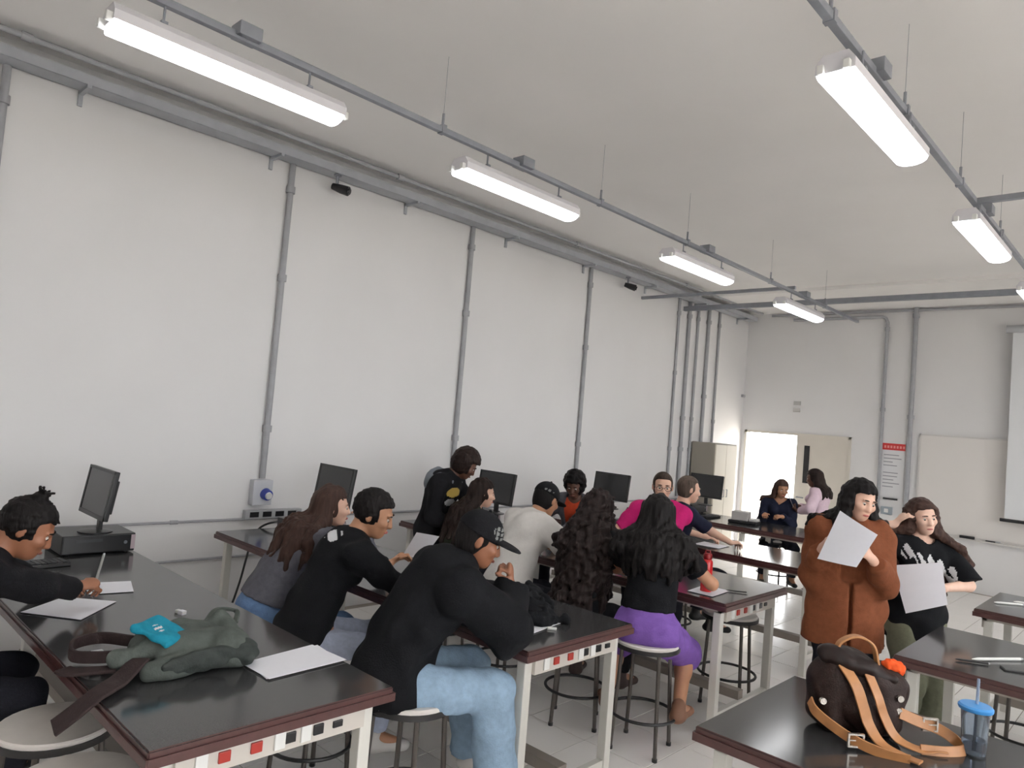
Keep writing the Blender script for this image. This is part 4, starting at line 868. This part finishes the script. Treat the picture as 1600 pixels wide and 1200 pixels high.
# ------------------------------------------------------------ papers and small things
def sheet(pts, label, z=.9035, m=PAPER, up=None, group=None, name='paper_sheet', bend=.0):
    """sheet of paper from its four corners; a slight curl makes it real, 0.6 mm stock"""
    P = [V3(*p) if len(p) == 3 else V3(p[0], p[1], z) for p in pts]; c = sum(P)/4; bm = B(); N = 6; nrm = unit(np.cross(P[1]-P[0], P[3]-P[0]))
    lay = []
    for off in (0, .0012):
        gr = [[bm.verts.new(Vector((P[0]*(1-u)*(1-v)+P[1]*u*(1-v)+P[2]*u*v+P[3]*(1-u)*v)-c+nrm*(off+bend*(4*u*(1-u)-0)))) for u in np.linspace(0, 1, N)] for v in np.linspace(0, 1, N)]; lay.append(gr)
    for l, fl in ((0, 1), (1, 0)):
        for i in range(N-1):
            for j in range(N-1):
                q = (lay[l][i][j], lay[l][i][j+1], lay[l][i+1][j+1], lay[l][i+1][j]); bm.faces.new(q[::-1] if fl else q)
    ed = [(0, j) for j in range(N)]+[(i, N-1) for i in range(1, N)]+[(N-1, j) for j in range(N-2, -1, -1)]+[(i, 0) for i in range(N-2, 0, -1)]
    for a, b in zip(ed, ed[1:]+ed[:1]): bm.faces.new((lay[0][a[0]][a[1]], lay[0][b[0]][b[1]], lay[1][b[0]][b[1]], lay[1][a[0]][a[1]]))
    bmesh.ops.recalc_face_normals(bm, faces=bm.faces); o = obj(name, bm, m, None, True); o.location = c; return tag(o, label, 'paper', group)
sheet([(-3.84,.91), (-3.60,1.09), (-3.83,1.31), (-4.02,1.13)], 'white sheet of paper at the bench edge under the topknot student', .904)
sheet([(-4.02,1.24), (-3.98,1.44), (-4.20,1.50), (-4.26,1.28)], 'white sheet of paper the topknot student is writing on', .904)
sheet([(-2.72,1.42), (-2.51,1.43), (-2.53,1.79), (-2.77,1.77)], 'white papers lying beside the grey-green backpack', .906)
sheet([(-2.725,1.44), (-2.52,1.425), (-2.545,1.77), (-2.76,1.79)], 'lower white sheet peeking out of the pair beside the backpack', .904)
sheet([(-2.58,2.72), (-2.36,2.78), (-2.40,3.04), (-2.60,2.98)], 'white sheet of paper under the black-hoodie student', .904)
sheet([(-3.10,2.68), (-2.9,2.70), (-2.92,2.98), (-3.12,2.96)], 'white sheet of paper on the bench by the black jersey', .904)
sheet([(-3.12,4.42), (-2.93,4.44), (-2.95,4.74), (-3.15,4.72)], 'white sheet of paper between white sweatshirt and curly hair', .904)
sheet([(-3.72,4.80), (-3.5,4.83), (-3.52,5.12), (-3.74,5.10)], 'white sheet of paper lying before the student in orange', .904)
sheet([(-2.44,4.44), (-2.26,4.45), (-2.28,4.74), (-2.47,4.73)], 'white sheet of paper beside the red bottle', .904)
sheet([(-3.46,6.34), (-3.2,6.36), (-3.22,6.62), (-3.48,6.60)], 'white sheet of paper on the bench of the older man in navy', .904)
sheet([(-3.66,2.94,1.02), (-3.45,2.95,1.06), (-3.37,2.99,1.20), (-3.58,2.98,1.19)], 'white sheet of paper held up by the student in the black jersey', bend=.006)
sheet([(-3.82,9.62,1.10), (-3.70,9.36,1.10), (-3.80,9.34,1.33), (-3.92,9.58,1.33)], 'white sheet of paper held by the person in pale rose', bend=.006)
sheet([(-1.62,4.50,1.275), (-1.40,4.52,1.265), (-1.29,4.50,1.475), (-1.495,4.47,1.585)], 'white papers held up before the face of the brown-coated person', bend=.008)
sheet([(-1.30,5.21,.925), (-1.075,5.24,1.03), (-1.12,5.24,1.285), (-1.395,5.21,1.215)], 'white papers held low by the person in the printed black tee', bend=.008)
def pen(a, b, label, m=BLACKP, r=.0045, cat='pen', name='pen'):
    a, b = V3(*a), V3(*b); root = empty(name, tuple(a), 0, label, cat); bm = B(); L = b-a
    tube(bm, [Vector(L*0), Vector(L*.12), Vector(L*.95)], [r*.25, r, r], 8); obj('barrel', bm, m, root, True)
    bm = B(); tube(bm, [Vector(L*.95), Vector(L)], [r*.9, r*.7], 8); obj('end_cap', bm, GREYP, root, True); return root
pen((-4.03,1.26,.91), (-4.06,1.305,1.10), 'pale pencil held upright by the topknot student', mat('pencil_grey', (150,150,146), .5), .007, 'pencil', 'pencil')
pen((-2.30,4.72,.908), (-2.18,4.80,.908), 'dark pen on the bench beside the red bottle')
pen((-.86,4.42,.908), (-.72,4.50,.908), 'dark pen on the bench behind the handbag', r=.006)
pen((-.80,4.50,.910), (-.62,4.78,.910), 'pale pen crossing the dark pen behind the handbag', WHITEP, .008)
pen((-1.02,6.42,.908), (-.86,6.56,.908), 'pale pen on the bench by the whiteboard', WHITEP, .008)
pen((-.93,6.62,.908), (-.75,6.7,.908), 'second pale pen on the whiteboard-side bench, farther from the corner', WHITEP, .008)
root = empty('phone', (-.60, 4.53, .9), .5, 'black phone lying on the bench behind the handbag', 'phone')
bm = B(); box(bm, (0,0,.0045), (.15, .072, .008)); obj('body', bm, BLACKP, root, bevel=.003)
bm = B(); box(bm, (0,0,.0088), (.142, .065, .001)); obj('screen', bm, SCREEN, root)
root = empty('eraser', (-3.50, 1.49, .9), .3, 'small white eraser on the bench behind the backpack', 'eraser')
bm = B(); box(bm, (0,0,.009), (.055, .024, .016)); obj('rubber', bm, WHITEP, root, bevel=.004)
bm = B(); box(bm, (.012,0,.009), (.03, .0255, .0175)); obj('sleeve', bm, PAPER, root)
# red bottle
root = empty('drink_bottle', (-2.37, 4.56, .9), 0, 'red drink bottle in the hand of the woman in purple shorts', 'bottle')
RT = mat('red_gloss', (200,34,38), .25)
bm = B(); lathe(bm, [(.0,0), (.034,0), (.037,.006), (.037,.20), (.034,.21), (.026,.222), (.0,.222)], 20); obj('flask', bm, RT, root, True)
bm = B(); lathe(bm, [(.0,.222), (.028,.222), (.030,.226), (.030,.25), (.024,.26), (.0,.26)], 18); cp = obj('cap', bm, mat('red_dark', (140,24,30), .4), root, True)
bm = B(); tube(bm, [(-.02,0,.258), (-.016,0,.278), (.016,0,.278), (.02,0,.258)], .004, 6); obj('loop', bm, MATS['red_dark'], cp, True)
# clear tumbler with blue lid and straw
root = empty('tumbler', (-.535, 3.12, .9), 0, 'clear plastic tumbler with blue lid and straw, beside the handbag', 'tumbler')
bm = B(); lathe(bm, [(.0,0), (.036,0), (.038,.004), (.046,.16), (.0475,.163), (.0435,.163), (.034,.008), (.0,.008)], 28); obj('cup', bm, mat('clear_plastic', (222,232,244), .06, trans=.92), root, True)
bm = B(); lathe(bm, [(.0,.160), (.054,.160), (.056,.165), (.056,.172), (.05,.178), (.0,.181)], 28); obj('lid', bm, mat('sky_blue_plastic', (70,150,220), .35), root, True)
bm = B(); tube(bm, [(.0,.0,.02), (.004,.004,.27)], .005, 10); obj('straw', bm, mat('clear_blue', (190,208,236), .2, trans=.5), root, True)
bm = B(); lathe(bm, [(.0,.009), (.036,.009), (.0392,.06), (.0,.06)], 24); obj('water', bm, mat('water', (236,242,250), .02, trans=1.), root, True)
# device on the far bench
root = empty('label_printer', (-4.02, 8.62, .9), .2, 'small pale grey machine on a dark tray on the farthest bench', 'machine')
bm = B(); box(bm, (0,0,.02), (.34,.26,.035)); obj('tray', bm, BLACKP, root, bevel=.006)
bm = B(); box(bm, (-.04,0,.09), (.2,.18,.11)); obj('housing', bm, mat('machine_grey', (176,172,170), .5), root, bevel=.012)
bm = B(); box(bm, (.12,0,.055), (.10,.15,.03)); obj('front_slope', bm, mat('machine_light', (196,194,192), .5), root, bevel=.008)

# ------------------------------------------------------------ bags
# grey-green backpack lying on the first bench
root = empty('backpack', (-2.88, 1.25, .9), 0, 'grey-green backpack with a teal patch lying on the first bench', 'backpack')
BG = cloth('grey_green', (84,90,86), .12); BGD = cloth('strap_brown', (58,48,48), .12); TEAL = cloth('teal', (34,132,156), .12)
o0 = V3(-2.88, 1.25, .9)
def W_(x, y, z): return V3(x, y, z)
S = Solid(.007)
S.add(Cone(W_(-2.86,1.02,.955), W_(-2.86,1.36,.965), .05, .06, (UP, .9)), .04); S.add(Cone(W_(-2.74,1.08,.94), W_(-2.72,1.38,.95), .04, .05, (UP, .9)), .05)
S.add(Cone(W_(-2.98,1.14,.95), W_(-2.97,1.42,.965), .05, .062, (UP, .9)), .05); S.add(Ell(W_(-2.80,1.38,.965), (.10, .09, .062)), .05)
S.add(Ell(W_(-2.90,1.22,.985), (.12, .15, .05)), .05); S.add(Cone(W_(-2.98,1.44,1.0), W_(-2.86,1.46,.975), .03, .03), .04)
S.noise(folds(301, .007, .2)); S.noise(folds(302, .003, .07, .6)); S.cut(W_(0,0,.9015), -UP); solid('bag_body', S, BG, root, o0)
S = Solid(.006); S.add(Ell(W_(-2.70,1.27,.955), (.026, .17, .042)), .02); S.add(Ell(W_(-2.72,1.42,.955), (.07, .06, .045)), .04); S.noise(folds(303, .004, .06)); S.cut(W_(0,0,.902), -UP); solid('front_pocket', S, cloth('grey_green_dark', (62,67,65), .12), root, o0)
S = Solid(.006); S.add(Box(W_(-2.865,1.155,1.037), (.085, .08, .012), [unit(V3(.8,.55,-.35)), unit(V3(-.55,.8,.0)), unit(V3(.28,.19,1))], .011), .01); S.noise(folds(304, .003, .07))
PCt = W_(-2.865,1.14,1.03)
solid('teal_patch', S, [TEAL, WPR], root, o0, lambda P: inband(P, PCt, np.eye(3), (.028, .022, .05)) & (np.sin(P[:,0]*260+P[:,1]*120) > -.1))
for P, wd, w_, n in (([(-2.80,1.06,.965), (-2.74,.98,.93), (-2.69,.92,.925), (-2.66,.87,.915), (-2.665,.82,.875), (-2.68,.765,.83)], (1,.2,0), .085, 'shoulder_strap'),
                     ([(-2.88,1.04,.96), (-2.93,.95,.955), (-3.02,.90,.945), (-3.12,.93,.955), (-3.10,1.02,.97), (-2.95,1.09,.985)], (0,0,1), .045, 'shoulder_strap'),
                     ([(-2.84,1.0,.93), (-2.88,.93,.925), (-2.93,.875,.915), (-2.98,.86,.912)], (1,-.4,0), .06, 'hip_strap'),
                     ([(-3.02,1.40,1.0), (-3.06,1.46,1.03), (-3.0,1.52,1.03), (-2.94,1.49,1.0)], (1,.2,0), .022, 'carry_handle')):
    bm = B(); ribbon(bm, [Vector(V3(*p)-o0) for p in P], wd, w_, .012, 8); obj(n, bm, BGD if n != 'carry_handle' else BG, root, True)
bm = B(); boxz(bm, -.012, .012, -.02, .02, 0, .008); bmesh.ops.transform(bm, matrix=Matrix.Translation((-.13,-.27,.045)), verts=bm.verts); obj('buckle', bm, GREYP, root, bevel=.003)
# black jacket heap on the second bench
root = empty('black_backpack', (-2.60, 2.98, .9), 0, 'crumpled black backpack on the bench before the black hoodie', 'backpack'); o0 = V3(-2.60, 2.98, .9)
S = Solid(.007); S.add(Ell(W_(-2.62,3.0,.95), (.13, .16, .07)), .05); S.add(Ell(W_(-2.50,2.93,.935), (.11, .10, .05)), .05); S.add(Ell(W_(-2.72,3.1,.97), (.09, .12, .07)), .05); S.add(Cone(W_(-2.46,2.9,.925), W_(-2.40,3.06,.92), .03, .026), .04)
S.noise(folds(311, .012, .10)); S.noise(folds(312, .004, .045)); S.cut(W_(0,0,.9015), -UP); solid('bag_body', S, BLK, root, o0)
bm = B(); ribbon(bm, [Vector(V3(*p)-o0) for p in ((-2.60,2.9,.985), (-2.52,2.86,1.0), (-2.45,2.89,.985), (-2.43,2.97,.95))], (0,.5,1), .03, .008); obj('shoulder_strap', bm, BLK2, root, True)
S = Solid(.006); S.add(Ell(W_(-2.62,2.86,.99), (.045, .03, .022)), .01); S.noise(folds(313, .002, .05)); solid('blue_pouch', S, cloth('steel_blue', (92,112,134)), root, o0)
bm = B(); box(bm, (0,0,.006), (.05,.022,.012)); o = tag(obj('white_eraser', bm, WHITEP, bevel=.004), 'small white eraser on the bench by the crumpled black bag', 'eraser'); o.location = (-2.36, 2.92, .9); o.rotation_euler = (0,0,.6)
# brown handbag
hb = empty('handbag', (-.88, 2.98, .9), 0, 'dark brown handbag-backpack with tan straps on the aisle-side bench', 'handbag'); o0 = V3(-.88, 2.98, .9)
LB = mat('brown_leather', (44,30,26), .6, spec=.25, noise=.35, nscale=42, bump=.25, bscale=180); LD = mat('dark_leather', (36,26,24), .55, spec=.25, noise=.2, nscale=60); TAN = mat('tan_leather', (178,124,78), .45, noise=.08, nscale=30); BRASS = mat('buckle_metal', (214,206,196), .25, metal=.8)
ax = unit(V3(.62,.60,0)); ay = unit(V3(-.60,.62,0)); fr = [ax, ay, UP]; c0 = V3(-.90, 2.97, .9)
def L_(a, b, z): return c0+a*ax+b*ay+z*UP
S = Solid(.007); S.add(Box(L_(0,.0,.12), (.165,.085,.115), fr, .05), .02); S.add(Ell(L_(-.05,0,.20), (.115,.075,.105), fr), .06); S.add(Ell(L_(.06,.0,.15), (.12,.08,.10), fr), .05); S.add(Ell(L_(.02,-.085,.085), (.10,.035,.07), fr), .02)
S.noise(folds(321, .006, .12)); S.cut(V3(0,0,.9015), -UP); solid('bag_body', S, LB, hb, o0)
S = Solid(.006); S.add(Ell(L_(-.035,-.025,.262), (.13,.075,.042), [unit(ax-.32*UP), ay, unit(UP+.32*ax)]), .02); S.add(Cone(L_(-.14,-.04,.275), L_(.10,-.06,.215), .026, .024), .03); S.noise(folds(322, .003, .06)); solid('flap', S, LD, hb, o0)
def strap(name, P, wd, w_=.032, th=.006, m=TAN):
    bm = B(); ribbon(bm, [Vector(L_(*p)-o0) for p in P], [Vector(L_(*q)-c0) for q in wd] if isinstance(wd[0], tuple) else Vector(ax*wd[0]+ay*wd[1]+UP*wd[2]), w_, th, 10); return obj(name, bm, m, hb, True)
strap('top_handle', [(-.10,-.03,.285), (-.085,-.04,.335), (-.03,-.05,.362), (.03,-.05,.335), (.055,-.045,.265)], (0,1,0), .03, .008)
strap('front_strap', [(-.09,-.075,.265), (-.055,-.115,.20), (-.03,-.125,.13), (-.01,-.135,.07), (.02,-.17,.022), (.07,-.24,.012), (.10,-.275,.012)], (1,.1,0), .042, .007)
strap('front_strap', [(.00,-.085,.245), (.025,-.118,.17), (.05,-.125,.10), (.09,-.14,.035), (.16,-.17,.012), (.25,-.17,.012)], (1,.2,0), .036, .006)
s1 = strap('side_strap', [(-.195,-.055,.115), (-.19,-.10,.09), (-.135,-.155,.055), (-.07,-.20,.028), (.0,-.235,.014), (.07,-.262,.012)], (.15,-.2,1), .038, .007)
s2 = strap('side_strap', [(.12,-.10,.11), (.19,-.10,.085), (.27,-.09,.06), (.325,-.10,.03), (.33,-.15,.015), (.25,-.175,.012), (.16,-.172,.012)], (-.1,.3,1), .04, .007)
for (a, b, z), pr in (((-.085,-.192,.036), s1), ((.235,-.095,.075), s2)):
    bm = B(); q = Vector(L_(a, b, z)-o0); rt = Matrix((Vector(ax), Vector(ay), Vector(UP))).transposed()
    for d in ((-.026,0), (.026,0)): box(bm, q+rt@Vector((d[0],0,0)), (.006,.01,.042), rt)
    for d in (-.021, .021): box(bm, q+rt@Vector((0,0,d)), (.058,.01,.006), rt)
    box(bm, q, (.05,.006,.004), rt); obj('buckle', bm, BRASS, hb)
bm = B()
for a, z in ((-.165,.13), (.115,.115), (.12,.16)): tube(bm, [Vector(L_(a,-.09,z)-o0), Vector(L_(a,-.102,z)-o0)], .012, 10)
obj('rivets', bm, BRASS, hb, True)
S = Solid(.005); S.add(Cone(L_(.105,-.03,.262), L_(.15,-.015,.245), .020, .026), .01); S.noise(folds(331, .004, .02)); solid('orange_charm', S, cloth('bright_orange', (232,92,44), .08), hb, o0)
